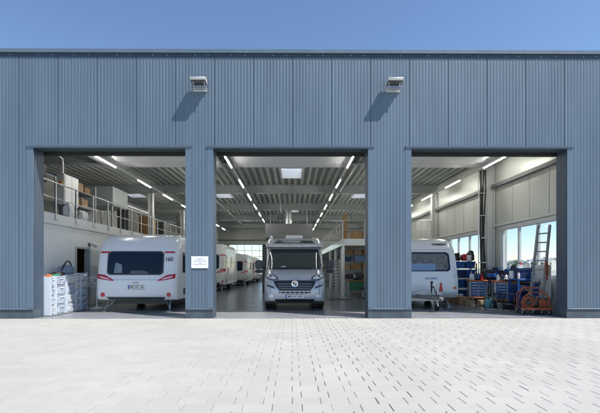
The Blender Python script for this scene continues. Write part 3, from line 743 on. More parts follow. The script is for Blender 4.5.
prof2 = [(1.35, 2.16), (1.34, 2.22), (1.46, 2.32), (1.75, 2.42), (2.3, 2.54), (2.9, 2.60), (6.2, 2.60), (6.25, 2.18)]
B2 = Body(prof2, 1.06, .30, .35, .16, power=2.3)
hoo = B2.mesh().build('overcab_hood', 'silver', mh, smooth=True, angle=40)
B2.patch([(-.74, 2.30), (.74, 2.30), (.62, 2.42), (-.62, 2.42)], .012, .02, 5, 12).build('panorama_window', 'screen', hoo, smooth=True)
q = MB(); q.box(-1.08, -.4, 2.5, 6.25, .42, 2.19); q.box(.4, 1.08, 2.5, 6.25, .42, 2.19); q.build('living_body', 'silver', mh, bevel=.03, seg=2)
q = MB(); q.box(-.96, .96, .5, 5.8, .2, .36); q.build('underbody', 'black', mh)
q = MB(); q.box(-.35, .35, 3.2, 3.9, 2.59, 2.74); q.build('roof_hatch', 'cwhite', mh, bevel=.03)
q = MB(); q.box(-.93, -.82, 2.0, 2.3, 2.44, 2.62); q.build('roof_light', 'cwhite', mh, bevel=.02)

# ------------------------------------------------------------------ left bay: drawers, bags, fan
def drawer_tower(label, y0, y1, n, h, grp='clear plastic drawer towers along the white wall', x1=-6.92, dep=.5, seed=0):
    t = thing('drawer_tower', label, 'drawer unit', (x1, (y0+y1)/2, 0), group=grp)
    w = (y1-y0)/2-.006; f = MB()
    f.box(-dep, -.005, -w, -w+.02, .02, h); f.box(-dep, -.005, w-.02, w, .02, h); f.box(-dep, -dep+.02, -w+.02, w-.02, .02, h)
    for i in range(n+1):
        z = .02+(h-.045)*i/n; f.box(-dep+.02, -.004, -w+.02, w-.02, z, z+.022)
    f.build('drawer_frame', 'tplastic', t, bevel=.004)
    rnd = random.Random(seed)
    for i in range(n):
        z0 = .02+(h-.045)*i/n+.035; z1 = .02+(h-.045)*(i+1)/n-.015
        d = MB(); d.box(-dep+.05, .012, -w+.03, w-.03, z0, z1); o = d.build('drawer', 'content%d' % rnd.randrange(4), t, bevel=.012, seg=2)
        hd = MB(); hd.box(.012, .03, -w*.38, w*.38, z1-.05, z1-.022); hd.build('handle', 'tplastic', o, bevel=.004)
    return t
drawer_tower('clear plastic drawer tower nearest the left pillar, fully sunlit', 10.96, 11.16, 4, 1.14, seed=1, x1=-6.96)
drawer_tower('wide clear drawer tower in sunlight, second from the left pillar', 11.18, 11.66, 4, 1.16, seed=2, x1=-6.94)
drawer_tower('wide clear drawer tower under the grey bag, at the edge of the shadow', 11.68, 12.16, 4, 1.20, seed=3)
drawer_tower('narrow shaded clear drawer tower between the grey bag and the office door', 12.18, 12.42, 5, 1.22, seed=4)
drawer_tower('shaded five-drawer clear tower nearest the office door', 12.44, 12.86, 5, 1.23, seed=5)
def blob(name, m, label, cat, loc, dims, seed, parent=None, amp=.12, taper=.25):
    rnd = random.Random(seed); bm = bmesh.new(); bmesh.ops.create_icosphere(bm, subdivisions=4, radius=1)
    ph = [rnd.uniform(0, 6.28) for _ in range(6)]
    for v in bm.verts:
        c = v.co.copy(); q = lambda a: math.copysign(abs(a)**.62, a)
        d = 1+amp*(math.sin(3*c.x+ph[0])*math.sin(4*c.z+ph[1])+.6*math.sin(7*c.y+ph[2]+3*c.x)+.4*math.sin(11*c.z+ph[3]+5*c.y))
        z = q(c.z); s = 1-taper*(z*.5+.5)
        v.co = Vector((q(c.x)*dims[0]/2*d*s, q(c.y)*dims[1]/2*d*s, dims[2]/2*(1+z*(d if z > 0 else 1))))
    me = bpy.data.meshes.new(name); bm.to_mesh(me); bm.free(); me.shade_smooth(); me.materials.append(M[m])
    o = bpy.data.objects.new(name, me); COL.objects.link(o); o.location = loc
    if parent: o.parent = parent
    else: tag(o, label, cat)
    return o
t = thing('travel_bag', 'blue-grey bag with black strap lying on top of the drawer towers', 'bag', (-7.15, 12.0, 1.20))
blob('bag_body', 'gbag', None, None, (0, 0, 0), (.36, .62, .28), 3, t)
q = MB(); q.tube(bezier((.05, -.30, .12), (.10, -.15, .52), (.08, .12, .50), (.02, .28, .16)), .022, 8); q.build('strap', 'black', t, smooth=True)
blob('jacket', 'black', 'black folded jacket lying beside the blue-grey bag on the drawers', 'jacket', (-7.15, 11.56, 1.165), (.36, .38, .12), 8)
blob('cloth_bundle', 'green', 'small green cloth bundle on the sunlit drawer tower', 'cloth', (-7.08, 11.36, 1.16), (.26, .24, .06), 9)
blob('cleaning_rag', 'orange', 'faded orange rag on the first drawer tower beside the pillar', 'rag', (-7.1, 11.06, 1.14), (.2, .16, .07), 10)
t = thing('wall_lamp', 'small white spot lamp fixed over the office door', 'lamp', (-7.65, 14.3, 2.28))
q = MB(); q.box(0, .03, -.06, .06, -.06, .06); q.bar((.02, 0, 0), (.14, 0, .02), .03, .03); q.build('lamp_arm', 'dkgrey', t)
q = MB(); q.cyl((.14, -.09, .05), (.22, .10, -.02), .07, .09, 14); q.build('lamp_head', 'cwhite', t, smooth=True)
t = thing('pedestal_fan', 'white pedestal fan standing between the office door and the left caravan', 'fan', (-6.82, 13.25, 0))
q = MB(); q.lathe([(.24, 0), (.24, .02), (.06, .045), (.03, .06)], n=24); q.build('base', 'cwhite', t, smooth=True)
q = MB(); q.cyl((0, 0, .05), (0, 0, .86), .022, n=12); q.cyl((0, 0, .45), (0, 0, .5), .035, n=12); q.build('stand', 'cwhite', t, smooth=True)
q = MB(); q.lathe([(.001, -.10), (.07, -.09), (.08, 0), (.06, .10), (.001, .12)], (-.03, .06, .92), 'y', 16); mo = q.build('motor', 'cwhite', t, smooth=True)
q = MB()
for rr, yy in ((.06, -.16), (.12, -.15), (.17, -.125), (.20, -.08), (.17, -.03), (.12, -.02)):
    q.tube([(-.12+rr*math.cos(a)*.98, yy+.02*math.cos(a), .92+rr*math.sin(a)) for a in [2*math.pi*k/24 for k in range(25)]], .008, 5)
for k in range(20):
    a = 2*math.pi*k/20; q.tube([(-.12+.03*math.cos(a), -.165, .92+.03*math.sin(a)), (-.12+.15*math.cos(a), -.14, .92+.15*math.sin(a)), (-.12+.19*math.cos(a), -.08, .92+.2*math.sin(a)), (-.12+.13*math.cos(a), -.02, .92+.13*math.sin(a))], .005, 4)
q.build('grille', 'frame', t, smooth=True)
q = MB()
for k in range(3):
    a0 = 2*math.pi*k/3
    q.add([(-.12, -.10, .92)]+[(-.12+.165*math.cos(a0+a), -.10+.03*(a-.45), .92+.165*math.sin(a0+a)) for a in (0, .3, .6, .9)], [(0, 1, 2), (0, 2, 3), (0, 3, 4)])
q.build('blades', 'mid', t)

# ------------------------------------------------------------------ left mezzanine goods
t = thing('switch_cabinet', 'pale grey electrical cabinet with red stop knob behind the mezzanine railing', 'cabinet', (-8.12, 13.75, 3.14))
q = MB(); q.box(-.14, .13, -.44, .44, .5, 1.58); q.build('case', 'frame', t, bevel=.012)
q = MB(); q.box(.13, .148, -.41, -.01, .54, 1.54); q.box(.13, .148, .01, .41, .54, 1.54); q.build('cabinet_door', 'cwhite', t, bevel=.006)
for y in (-.34, .34): q = MB(); q.box(-.1, .1, y-.04, y+.04, 0, .5); q.build('foot', 'galv', t)
q = MB(); q.box(-.03, .07, -.47, -.44, 1.18, 1.30); st = q.build('stop_switch', 'yellow', t)
q = MB(); q.lathe([(.001, -.06), (.035, -.055), (.035, -.03), (.02, 0)], (.02, -.47, 1.24), 'y', 14); q.build('knob', 'redp', st, smooth=True)
q = MB(); q.tube([(0, -.3, 1.58), (0, -.3, 1.9), (0, -.31, 2.1), (-.0, -.42, 2.16), (0, -1.5, 2.18), (0, -2.6, 2.18)], .03, 8); q.build('conduit', 'frame', t, smooth=True)
blob('bag', 'pbag', 'white filled sack standing behind the railing below the cabinet', 'sack', (-7.95, 13.5, 3.142), (.34, .42, .56), 21)
blob('bag', 'pbag', 'second white sack behind the railing, right of the cabinet feet', 'sack', (-7.92, 14.36, 3.142), (.32, .40, .42), 22)
t = thing('air_heater', 'black fan heater hanging above the mezzanine near the left pillar', 'heater', (-8.7, 12.6, 4.3))
q = MB(); q.box(-.4, .4, -.25, .25, 0, .6); q.build('case', 'black', t, bevel=.02)
q = MB()
for i in range(7): q.box(-.36, .36, -.28, -.25, .06+i*.075, .085+i*.075)
q.build('louvre', 'dkgrey', t)
q = MB()
for x in (-.3, .3): q.cyl((x, 0, .6), (x, 0, 1.76), .012, n=8)
q.build('hanger', 'galv', t)
def rack(name, label, loc, rz, w, d, h, levels, m='galv', boardm='mid', cat='shelf'):
    t = thing(name, label, cat, loc, rz)
    for x in (-w/2, w/2):
        for y in (0, d):
            q = MB(); q.box(x-.022, x+.022, y-.02, y+.02, 0, h); q.build('upright', m, t)
    for z in levels:
        q = MB(); q.box(-w/2+.03, w/2-.03, -.012, d+.012, z-.035, z); q.build('shelf_board', boardm, t)
    return t
def carton(label, loc, d, m='card', rz=0, cat='box', name='carton'):
    t = thing(name, label, cat, loc, rz)
    q = MB(); q.box(-d[0]/2, d[0]/2, -d[1]/2, d[1]/2, 0, d[2]); q.build('box_body', m, t, bevel=.006)
    q = MB(); q.box(-.025, .025, -d[1]/2-.002, d[1]/2+.002, d[2]*.62, d[2]+.002); q.build('tape', 'card2' if m == 'card' else 'card', t)
    return t
rack('storage_rack', 'tall steel rack with cartons on the mezzanine beside the grey cabinet', (-8.45, 15.4, 3.14), R(90), 1.8, .6, 1.75, (.1, .72, 1.32))
i = 0
for y, z, d, m, lab in ((14.9, 4.46, (.4, .36, .32), 'card', 'brown carton on the top board of the mezzanine rack, left end'), (15.35, 4.46, (.36, .36, .38), 'card2', 'pale brown carton standing tallest on the mezzanine rack'),
                        (15.85, 4.46, (.42, .36, .28), 'card', 'flat brown carton at the right end of the mezzanine rack top'), (15.0, 3.86, (.5, .36, .3), 'card', 'brown carton on the middle board of the mezzanine rack, left'),
                        (15.65, 3.86, (.44, .36, .36), 'card2', 'pale carton on the middle board of the mezzanine rack, right'), (15.3, 3.24, (.7, .38, .34), 'dkgrey', 'dark storage box on the bottom board of the mezzanine rack')):
    carton(lab, (-8.72, y, z), d, m, R(90))
t = thing('ventilation_unit', 'grey boxy ventilation unit high on the mezzanine behind the carton rack', 'ventilation unit', (-9.0, 18.5, 3.14))
q = MB(); q.box(-.8, .6, -.7, .9, 1.2, 2.1); q.build('case', 'steel', t, bevel=.02)
q = MB(); 
for x in (-.7, .5):
    for y in (-.6, .8): q.box(x-.03, x+.03, y-.03, y+.03, 0, 1.2)
q.build('support_frame', 'galv', t)
q = MB(); q.cyl((-.1, .9, 1.65), (-.1, 6, 1.65), .25, n=16); q.build('duct', 'galv', t, smooth=True)
for y, lab in ((19.9, 'dark cupboard on the mezzanine behind the ventilation unit'), (22.6, 'dark cupboard on the mezzanine, second behind the ventilation unit'), (25.2, 'dark cupboard on the mezzanine farthest from the yard')):
    t = thing('cupboard', lab, 'cupboard', (-8.6, y, 3.14), group='cupboards on the left mezzanine')
    q = MB(); q.box(-.3, .25, -.6, .6, 0, 1.25); q.build('case', 'dkgrey' if y != 22.6 else 'wood', t, bevel=.01)
    q = MB(); q.box(.25, .265, -.58, -.01, .05, 1.2); q.box(.25, .265, .01, .58, .05, 1.2); q.build('cupboard_door', 'girt' if y != 22.6 else 'card2', t)

# ------------------------------------------------------------------ middle bay, right of the motorhome
t = thing('locker', 'tall narrow dark steel locker standing left of the motorhome', 'locker', (-1.55, 22.0, 0))
q = MB(); q.box(-.16, .16, -.25, .25, 0, 2.75); q.build('case', 'black', t, bevel=.01)
q = MB(); q.box(-.14, .14, -.262, -.25, .08, 2.66); d_ = q.build('locker_door', 'dkgrey', t, bevel=.004)
q = MB(); q.box(.08, .11, -.28, -.262, 1.2, 1.4); q.build('handle', 'alum', d_)
rack('workshop_rack', 'long workshop rack of cartons and blue bins under the right upper floor', (3.95, 19.5, 0), 0, 2.7, .55, 2.4, (.85, 1.32, 1.75, 2.1), 'cwhite', 'mid')
def bin_(label, loc, d, m='blue', rz=0, name='storage_bin', cat='bin', lid=None):
    t = thing(name, label, cat, loc, rz)
    x, y, z = d[0]/2, d[1]/2, d[2]
    q = MB(); k = .88
    q.add([(-x*k, -y*k, 0), (x*k, -y*k, 0), (x*k, y*k, 0), (-x*k, y*k, 0), (-x, -y, z), (x, -y, z), (x, y, z), (-x, y, z), (-x*.94, -y*.92, z), (x*.94, -y*.92, z), (x*.94, y*.92, z), (-x*.94, y*.92, z), (-x*.84, -y*.82, .02), (x*.84, -y*.82, .02), (x*.84, y*.82, .02), (-x*.84, y*.82, .02)],
          [(3, 2, 1, 0)]+[(a, (a+1) % 4, 4+(a+1) % 4, 4+a) for a in range(4)]+[(4+a, 4+(a+1) % 4, 8+(a+1) % 4, 8+a) for a in range(4)]+[(8+a, 8+(a+1) % 4, 12+(a+1) % 4, 12+a) for a in range(4)]+[(12, 13, 14, 15)])
    q.build('tub', m, t)
    q = MB(); q.box(-x-.012, x+.012, -y-.012, -y+.0, z*.80, z); q.box(-x-.012, x+.012, y, y+.012, z*.80, z); q.box(-x-.012, -x, -y, y, z*.80, z); q.box(x, x+.012, -y, y, z*.80, z); q.build('rim', m, t)
    if lid: q = MB(); q.box(-x, x, -y, y, z+.001, z+.03); q.build('lid', lid, t, bevel=.008)
    return t
for x, z, d, m, lab in ((2.95, 2.1, (.42, .4, .26), 'card', 'brown carton on the top board of the workshop rack, nearest the motorhome'), (3.42, 2.1, (.38, .4, .20), 'card2', 'low pale carton on the top board of the workshop rack'), (3.9, 2.1, (.46, .4, .27), 'card', 'brown carton in the middle of the workshop rack top board'),
                        (3.3, 1.32, (.5, .4, .30), 'card', 'brown carton on the third board of the workshop rack under the blue bins'), (3.86, 1.32, (.42, .4, .36), 'wood', 'dark brown carton on the third board of the workshop rack, centre'), (4.4, 1.32, (.46, .4, .25), 'card2', 'pale carton on the third board of the workshop rack near the pillar')):
    carton(lab, (x, 19.76, z), d, m)
for x, d, m, lab in ((2.92, (.36, .4, .24), 'dblue', 'dark blue bin on the second board of the workshop rack, nearest the motorhome'), (3.5, (.55, .4, .27), 'lblue', 'pale blue bin on the second board of the workshop rack'), (4.2, (.5, .4, .22), 'blue', 'bright blue bin on the second board of the workshop rack near the pillar')):
    bin_(lab, (x, 19.76, 1.75), d, m)
for x, d, m, lab in ((2.98, (.4, .4, .22), 'black', 'black tool case on the lowest board of the workshop rack, left'), (3.5, (.46, .4, .3), 'dkgrey', 'dark grey machine box on the lowest board of the workshop rack'), (4.1, (.55, .4, .26), 'black', 'wide black tool case on the lowest board of the workshop rack, right')):
    t = thing('tool_case', lab, 'tool case', (x, 19.76, .85))
    q = MB(); q.box(-d[0]/2, d[0]/2, -d[1]/2, d[1]/2, 0, d[2]); q.build('case_body', m, t, bevel=.03, seg=2)
    q = MB(); q.tube([(-.1, -d[1]/2, d[2]*.6), (-.1, -d[1]/2-.05, d[2]*.6), (.1, -d[1]/2-.05, d[2]*.6), (.1, -d[1]/2, d[2]*.6)], .014, 6); q.build('handle', 'mid', t)
for x, z, d, m, lab in ((4.42, 2.1, (.36, .4, .22), 'card', 'brown carton at the pillar end of the workshop rack top board'), (2.78, 1.32, (.30, .4, .22), 'card2', 'small pale carton on the third board of the workshop rack, motorhome end'),
                        (3.16, 2.365, (.3, .3, .14), 'card2', 'flat pale carton lying across the top cartons of the workshop rack')):
    carton(lab, (x, 19.76, z), d, m)
for x, m, lab in ((4.72, 'dblue', 'dark blue bin on the second board of the workshop rack, pillar end'), (3.86, 'blue', 'narrow bright blue bin in the middle of the second workshop rack board')):
    bin_(lab, (x, 19.72, 1.75), (.22 if m == 'blue' else .34, .36, .2), m)
for i, (x, m, lab) in enumerate(((2.72, 'redp', 'red can on the lowest board of the workshop rack beside the black case'), (3.25, 'cwhite', 'white bottle on the lowest board of the workshop rack, left of the machine box'), (3.77, 'yellow', 'yellow can on the lowest board of the workshop rack, centre'), (4.5, 'green', 'green bottle on the lowest board of the workshop rack, pillar end'))):
    t = thing('bottle', lab, 'bottle', (x, 19.6, .85), group='bottles on the workshop rack')
    q = MB(); q.lathe([(.05, 0), (.055, .01), (.055, .17), (.022, .21), (.022, .225)], n=14); q.build('bottle_body', m, t, smooth=True)
    q = MB(); q.lathe([(.026, .22), (.026, .25), (.001, .25)], n=12); q.build('cap', 'black', t, smooth=True)
blob('cable_bundle', 'black', 'black heap of cables on the green front work bench below the rack', 'cables', (3.3, 18.95, .782), (.5, .3, .16), 101)
blob('cloth_bundle', 'dblue', 'dark blue cloth heap on the green front work bench, right half', 'cloth', (4.0, 18.95, .782), (.5, .34, .12), 102)
t = thing('work_bench', 'pale green front work bench under the lowest shelf beside the motorhome', 'bench', (3.9, 18.95, 0))
q = MB(); q.box(-1.1, 1.1, -.25, .25, .72, .78); q.build('bench_top', 'wood', t, bevel=.006)
for i in range(3): q = MB(); q.box(-1.05+i*.71, -.38+i*.71, -.24, .2, .28, .71); q.build('bench_drawer', 'green' if i != 1 else 'frame', t, bevel=.01)
for x in (-1.05, 1.05): q = MB(); q.box(x-.03, x+.03, -.24, .24, 0, .72); q.build('leg', 'steel', t)
q = MB(); q.box(-1.02, 1.02, -.2, .2, .1, .14); q.build('foot_shelf', 'wood', t)
t = thing('loading_ramp', 'silver aluminium loading ramp leaning beside the motorhome against the rack', 'ramp', (1.95, 17.2, 0))
q = MB(); q.bar((-.2, 0, .02), (.12, 1.2, 1.8), .05, .10, (1, 0, 0)); q.bar((.12, 0, .02), (.36, 1.2, 1.8), .05, .10, (1, 0, 0)); q.build('side_rail', 'mid', t)
q = MB()
for k in range(12): f = (k+.5)/12; q.bar((-.2+.32*f, 1.2*f, .02+1.78*f), (.12+.24*f, 1.2*f, .02+1.78*f), .03, .05)
q.build('rung', 'mid', t)
t = thing('floor_mat', 'dark rubber mat on the floor at the foot of the loading ramp', 'mat', (2.1, 16.8, 0))
q = MB(); q.box(-.5, .5, -.3, .3, .002, .014); q.build('mat_sheet', 'black', t, bevel=.004)
t = thing('board', 'brown wooden board leaning upright on the right upper floor', 'board', (2.75, 19.6, 2.86))
q = MB(); q.add([(-.12, -.1, 0), (.14, -.1, 0), (.14, .15, 1.35), (-.12, .15, 1.35), (-.12, -.06, 0), (.14, -.06, 0), (.14, .19, 1.35), (-.12, .19, 1.35)], [(0, 1, 2, 3), (7, 6, 5, 4), (0, 4, 5, 1), (1, 5, 6, 2), (2, 6, 7, 3), (3, 7, 4, 0)]); q.build('panel', 'wood', t)
for x, d, m, lab in ((3.3, (.55, .4, .42), 'card', 'brown carton behind the pale railing on the right upper floor'), (3.95, (.6, .4, .36), 'card2', 'long pale carton behind the railing on the right upper floor'), (4.7, (.5, .4, .45), 'card', 'brown carton behind the railing close to the right pillar')):
    carton(lab, (x, 19.5, 2.86), d, m)
t = thing('swivel_stool', 'small black workshop stool on castors by the rack near the pillar', 'stool', (3.25, 17.3, 0))
q = MB(); q.lathe([(.001, .44), (.17, .44), (.18, .47), (.16, .50), (.001, .505)], n=20); q.build('seat', 'black', t, smooth=True)
q = MB(); q.cyl((0, 0, .08), (0, 0, .44), .025, n=10)
for k in range(5): a = 2*math.pi*k/5; q.bar((0, 0, .1), (.22*math.cos(a), .22*math.sin(a), .07), .03, .025)
q.build('stand', 'chrome', t)
for k in range(5): a = 2*math.pi*k/5; q = MB(); q.cyl((.22*math.cos(a)-.012, .22*math.sin(a), .03), (.22*math.cos(a)+.012, .22*math.sin(a), .03), .03, n=12); q.build('castor', 'black', t, smooth=True)

t = thing('extraction_hood', 'pale grey extraction hood hanging from the roof deep behind the motorhome', 'extraction hood', (-.25, 29.0, 3.75))
q = MB(); q.add([(-1.75, -.8, 0), (1.75, -.8, 0), (1.75, .8, 0), (-1.75, .8, 0), (-1.75, -.8, .95), (1.75, -.8, .95), (1.75, .8, .95), (-1.75, .8, .95)], [(0, 1, 2, 3), (4, 5, 6, 7), (0, 1, 5, 4), (1, 2, 6, 5), (2, 3, 7, 6), (3, 0, 4, 7)]); q.box(-1.8, 1.8, -.85, .85, -.1, -.002); q.build('hood', 'mid', t, bevel=.01)
for x in (-1.4, 1.4): q = MB(); q.cyl((x, 0, .95), (x, 0, 2.3), .02, n=8); q.build('hanger', 'galv', t)
q = MB(); q.cyl((0, 0, .95), (0, 0, 2.3), .22, n=16); q.build('duct', 'galv', t, smooth=True)
t = thing('heating_unit', 'small grey box heater hanging under the roof left of the extraction duct', 'heater', (-.75, 25.0, 4.65))
q = MB(); q.box(-.28, .28, -.25, .25, 0, .38); q.build('case', 'mid', t, bevel=.015)
q = MB(); 
for i in range(5): q.box(-.24, .24, -.262, -.25, .04+i*.065, .07+i*.065)
q.build('louvre', 'dkgrey', t)
q = MB(); q.cyl((0, 0, .38), (0, 0, 1.4), .025, n=8); q.build('hanger', 'galv', t)
# ------------------------------------------------------------------ right bay: tools
def tool_trolley(label, loc, w=.72, h=.94, rz=0, cols=2, rowsn=5):
    t = thing('tool_trolley', label, 'tool trolley', loc, rz, group='blue tool trolleys with orange tops')
    q = MB(); q.box(-w/2, w/2, -.22, .24, .30, h-.04); q.build('carcass', 'mid', t, bevel=.008)
    q = MB(); q.box(-w/2-.03, w/2+.03, -.26, .27, h-.04, h); q.build('worktop', 'orange', t, bevel=.008)
    q = MB(); q.box(-w/2-.02, w/2+.02, -.25, .26, .255, .295); q.build('lower_shelf', 'orange', t, bevel=.006)
    cw = (w-.10)/cols; hh = (h-.42)/rowsn
    for c in range(cols):
        for r in range(rowsn):
            x0 = -w/2+.05+c*cw; z0 = .345+r*hh
            q = MB(); q.box(x0+.02, x0+cw-.02, -.245, -.22, z0+.006, z0+hh-.006); d = q.build('drawer', 'blue', t, bevel=.004)
            q = MB(); q.box(x0+.04, x0+cw-.04, -.262, -.245, z0+hh-.028, z0+hh-.014); q.build('handle', 'alum', d)
    q = MB()
    for x in [-w/2, -w/2+.05+cw, w/2-.03]: q.box(x, x+.03, -.235, -.205, .30, h-.05)
    q.build('front_stile', 'frame', t)
    for x in (-w/2+.06, w/2-.06):
        for y in (-.18, .2):
            q = MB(); q.box(x-.02, x+.02, y-.02, y+.02, .09, .255); l = q.build('leg', 'dkgrey', t)
            q = MB(); q.cyl((x-.018, y, .05), (x+.018, y, .05), .05, n=14); q.build('castor', 'rubber', l, smooth=True)
    return t
tr = tool_trolley('blue tool trolley with orange top nearest the right caravan', (7.12, 14.5, 0), .62, rz=R(-14))
tool_trolley('blue tool trolley with orange top beside the ladder, under the window', (7.55, 13.35, 0), .78, rz=R(-14))
# workbench with the blue crate
t = thing('work_table', 'blue framed work table beneath the large blue crate by the window', 'table', (7.82, 12.75, 0))
q = MB(); q.box(-.34, .34, -.28, .28, .98, 1.04); q.build('table_top', 'blue', t, bevel=.006)
for x in (-.3, .3):
    for y in (-.24, .24): q = MB(); q.box(x-.025, x+.025, y-.025, y+.025, 0, .98); q.build('leg', 'blue', t)
q = MB(); q.box(-.3, .3, -.24, .24, .30, .33); q.build('lower_board', 'dblue', t)
bin_('large dark blue crate on the work table in front of the window', (7.80, 12.75, 1.04), (.56, .42, .36), 'dblue')
# rack with blue bins near the column
rack('bin_rack', 'dark rack of blue bins against the right wall behind the tool trolley', (7.1, 15.9, 0), 0, 1.35, .5, 1.6, (.15, .6, 1.02, 1.42), 'dkgrey', 'dblue')
k = 0
for x in (6.66, 7.1, 7.54):
    for zi, z in enumerate((.15, .6, 1.02, 1.42)):
        nm = ('nearest the caravan', 'in the middle column', 'nearest the wall')[(6.66, 7.1, 7.54).index(x)]
        lv = ('bottom', 'second', 'third', 'top')[zi]
        bin_('blue storage bin on the %s board of the bin rack, %s' % (lv, nm), (x, 16.1, z), (.40, .42, .31 if zi < 3 else .26), 'blue' if (k % 3) else 'dblue'); k += 1
for j, (x, d, m, lab, nm, cat) in enumerate(((6.7, (.34, .34, .24), 'black', 'black canvas bag heaped on the bin rack next to the caravan', 'canvas_bag', 'bag'), (7.0, (.36, .3, .34), 'rubber', 'black bundle of cables on top of the bin rack', 'cable_bundle', 'cables'), (7.35, (.3, .3, .28), 'redp', 'red cloth bundle on top of the bin rack', 'cloth_bundle', 'cloth'), (7.62, (.3, .3, .42), 'dkgrey', 'dark grey sack on the bin rack by the column', 'sack', 'sack'))):
    blob(nm, m, lab, cat, (x, 16.1, 1.70), d, 40+j)
carton('brown cardboard box on the floor right of the caravan hitch', (6.55, 14.55, 0), (.46, .36, .30), 'card', R(12))
carton('flat dark brown box on the floor against the bin rack', (6.5, 15.4, 0), (.5, .4, .22), 'wood', R(-6))
# bottles and cans on the trolley tops
def bottle(label, loc, r, h, m, capm):
    t = thing('bottle', label, 'bottle', loc, group='bottles and cans on the tool trolleys')
    q = MB(); q.lathe([(r*.95, 0), (r, .01), (r, h*.68), (r*.4, h*.84), (r*.4, h*.9)], n=14); q.build('bottle_body', m, t, smooth=True)
    q = MB(); q.lathe([(r*.46, h*.88), (r*.46, h), (.001, h)], n=12); q.build('cap', capm, t, smooth=True)
bl = [(6.88, 14.5, 'white', 'cwhite', 'redp', .05, .28, 'white bottle with red cap at the left end of the first trolley'), (6.99, 14.55, 'w', 'cwhite', 'cwhite', .045, .24, 'all-white bottle on the first trolley beside the red-capped one'),
      (7.15, 14.45, 'b', 'blue', 'black', .045, .26, 'blue bottle in the middle of the first trolley'), (7.30, 14.52, 'r', 'redp', 'black', .05, .30, 'red bottle on the first trolley, right end'),
      (7.30, 13.35, 'w', 'cwhite', 'blue', .05, .27, 'white bottle with blue cap at the left end of the second trolley'), (7.45, 13.4, 'k', 'black', 'black', .05, .30, 'black spray can on the second trolley'),
      (7.58, 13.33, 'w', 'cwhite', 'orange', .05, .25, 'white bottle with orange cap on the second trolley'), (7.74, 13.4, 'w', 'pbag', 'green', .055, .22, 'white tub with green cap on the second trolley')]
for x, y, _, m, c, r, h, lab in bl: bottle(lab, (x, y, .94), r, h, m, c)
t = thing('tool_bag', 'black and blue open tool bag on the second trolley before the crate', 'bag', (7.28, 13.9, .0))
q = MB(); q.box(-.3, .3, -.2, .2, 0, .04); q.box(-.02, .02, -.02, .02, .04, 1.0); q.build('stand', 'dkgrey', t)
blob('bag_body', 'black', None, None, (0, 0, 1.0), (.42, .32, .34), 61, t)
q = MB(); q.box(-.16, .16, -.18, -.13, 1.06, 1.2); q.build('pocket', 'blue', t, bevel=.02)
# aqua canister and crates on the floor
t = thing('canister', 'translucent aqua canister on the floor between the two tool trolleys', 'canister', (7.0, 13.4, 0))
q = MB(); q.box(-.13, .13, -.10, .10, 0, .30); q.build('tank', 'aqua', t, bevel=.035, seg=3)
q = MB(); q.tube([(-.07, 0, .28), (-.07, 0, .36), (.05, 0, .36), (.05, 0, .28)], .016, 8); q.build('handle', 'aqua', t, smooth=True)
q = MB(); q.cyl((.09, 0, .29), (.09, 0, .345), .025, n=12); q.build('cap', 'cwhite', t)
for x, y, z, m, c, r, h, lab in ((6.95, 14.62, .94, 'cwhite', 'yellow', .045, .33, 'tall white bottle with yellow cap at the back of the first trolley'), (7.62, 13.5, .94, 'yellow', 'black', .04, .22, 'small yellow can at the back of the second trolley'),
                              (7.52, 12.5, 1.04, 'cwhite', 'redp', .04, .24, 'white bottle with red cap beside the large blue crate'), (7.90, 12.56, 1.40, 'cwhite', 'blue', .05, .26, 'white bottle standing in the large blue crate'), (7.70, 12.7, 1.40, 'redp', 'black', .04, .22, 'red can sticking out of the large blue crate')):
    bottle(lab, (x, y, z), r, h, m, c)
def paper_roll(label, loc):
    t = thing('paper_roll', label, 'paper roll', loc)
    q = MB(); q.lathe([(.03, 0), (.09, 0), (.095, .01), (.095, .25), (.09, .26), (.03, .26)], n=20); q.build('roll', 'paper', t, smooth=True)
    q = MB(); q.lathe([(.031, -.003), (.031, .263), (.025, .263), (.025, -.003)], n=14); q.build('core', 'card', t, smooth=True)
paper_roll('white paper roll standing on the work table left of the blue crate', (7.54, 12.9, 1.04))
paper_roll('white paper roll on the bin rack top between the red bundle and grey sack', (7.49, 15.95, 1.68))
def power_tool(label, loc, rz, m):
    t = thing('power_drill', label, 'drill', loc, rz, group='power drills lying on the tool trolleys')
    q = MB(); q.cyl((-.10, 0, .06), (.09, 0, .06), .04, .034, 12); q.cyl((.09, 0, .06), (.15, 0, .06), .022, .015, 10); q.build('motor_body', m, t, smooth=True)
    q = MB(); q.bar((-.06, 0, .04), (-.09, -.12, .03), .04, .045); q.build('grip', 'black', t, bevel=.008)
    q = MB(); q.box(-.14, -.04, -.19, -.115, .0, .07); q.build('battery', 'black', t, bevel=.008)
for lab, loc, rz, m in (('blue power drill lying on the front edge of the first trolley', (7.02, 14.36, .94), R(30), 'blue'), ('red power drill lying on the second trolley', (7.66, 13.24, .94), R(-20), 'redp'), ('black power drill lying at the left end of the second trolley', (7.33, 13.22, .94), R(70), 'dkgrey')):
    power_tool(lab, loc, rz, m)
for lab, loc, d, m, rz in (('open pale carton on the floor under the first tool trolley', (7.1, 14.05, 0), (.30, .24, .2), 'card2', 4), ('grey machine case on the floor beside the aqua canister', (7.28, 13.02, 0), (.3, .22, .2), 'mid', 15),
                           ('white parts box standing on the bin rack floor end by the caravan', (6.62, 15.05, 0), (.34, .26, .36), 'frame', -8)):
    carton(lab, loc, d, m, R(rz))
blob('work_jacket', 'blue', 'blue work jacket thrown over the end of the second trolley', 'jacket', (7.86, 13.38, .94), (.26, .34, .20), 71)
blob('work_jacket', 'black', 'black work jacket heaped on the blue bins by the column', 'jacket', (7.62, 14.75, .94), (.42, .36, .42), 72)
t = thing('side_shelf', 'dark open shelf holding a black jacket right of the first trolley', 'shelf', (7.65, 14.75, 0))
q = MB(); q.box(-.24, .24, -.2, .2, .90, .938); q.build('board', 'dblue', t)
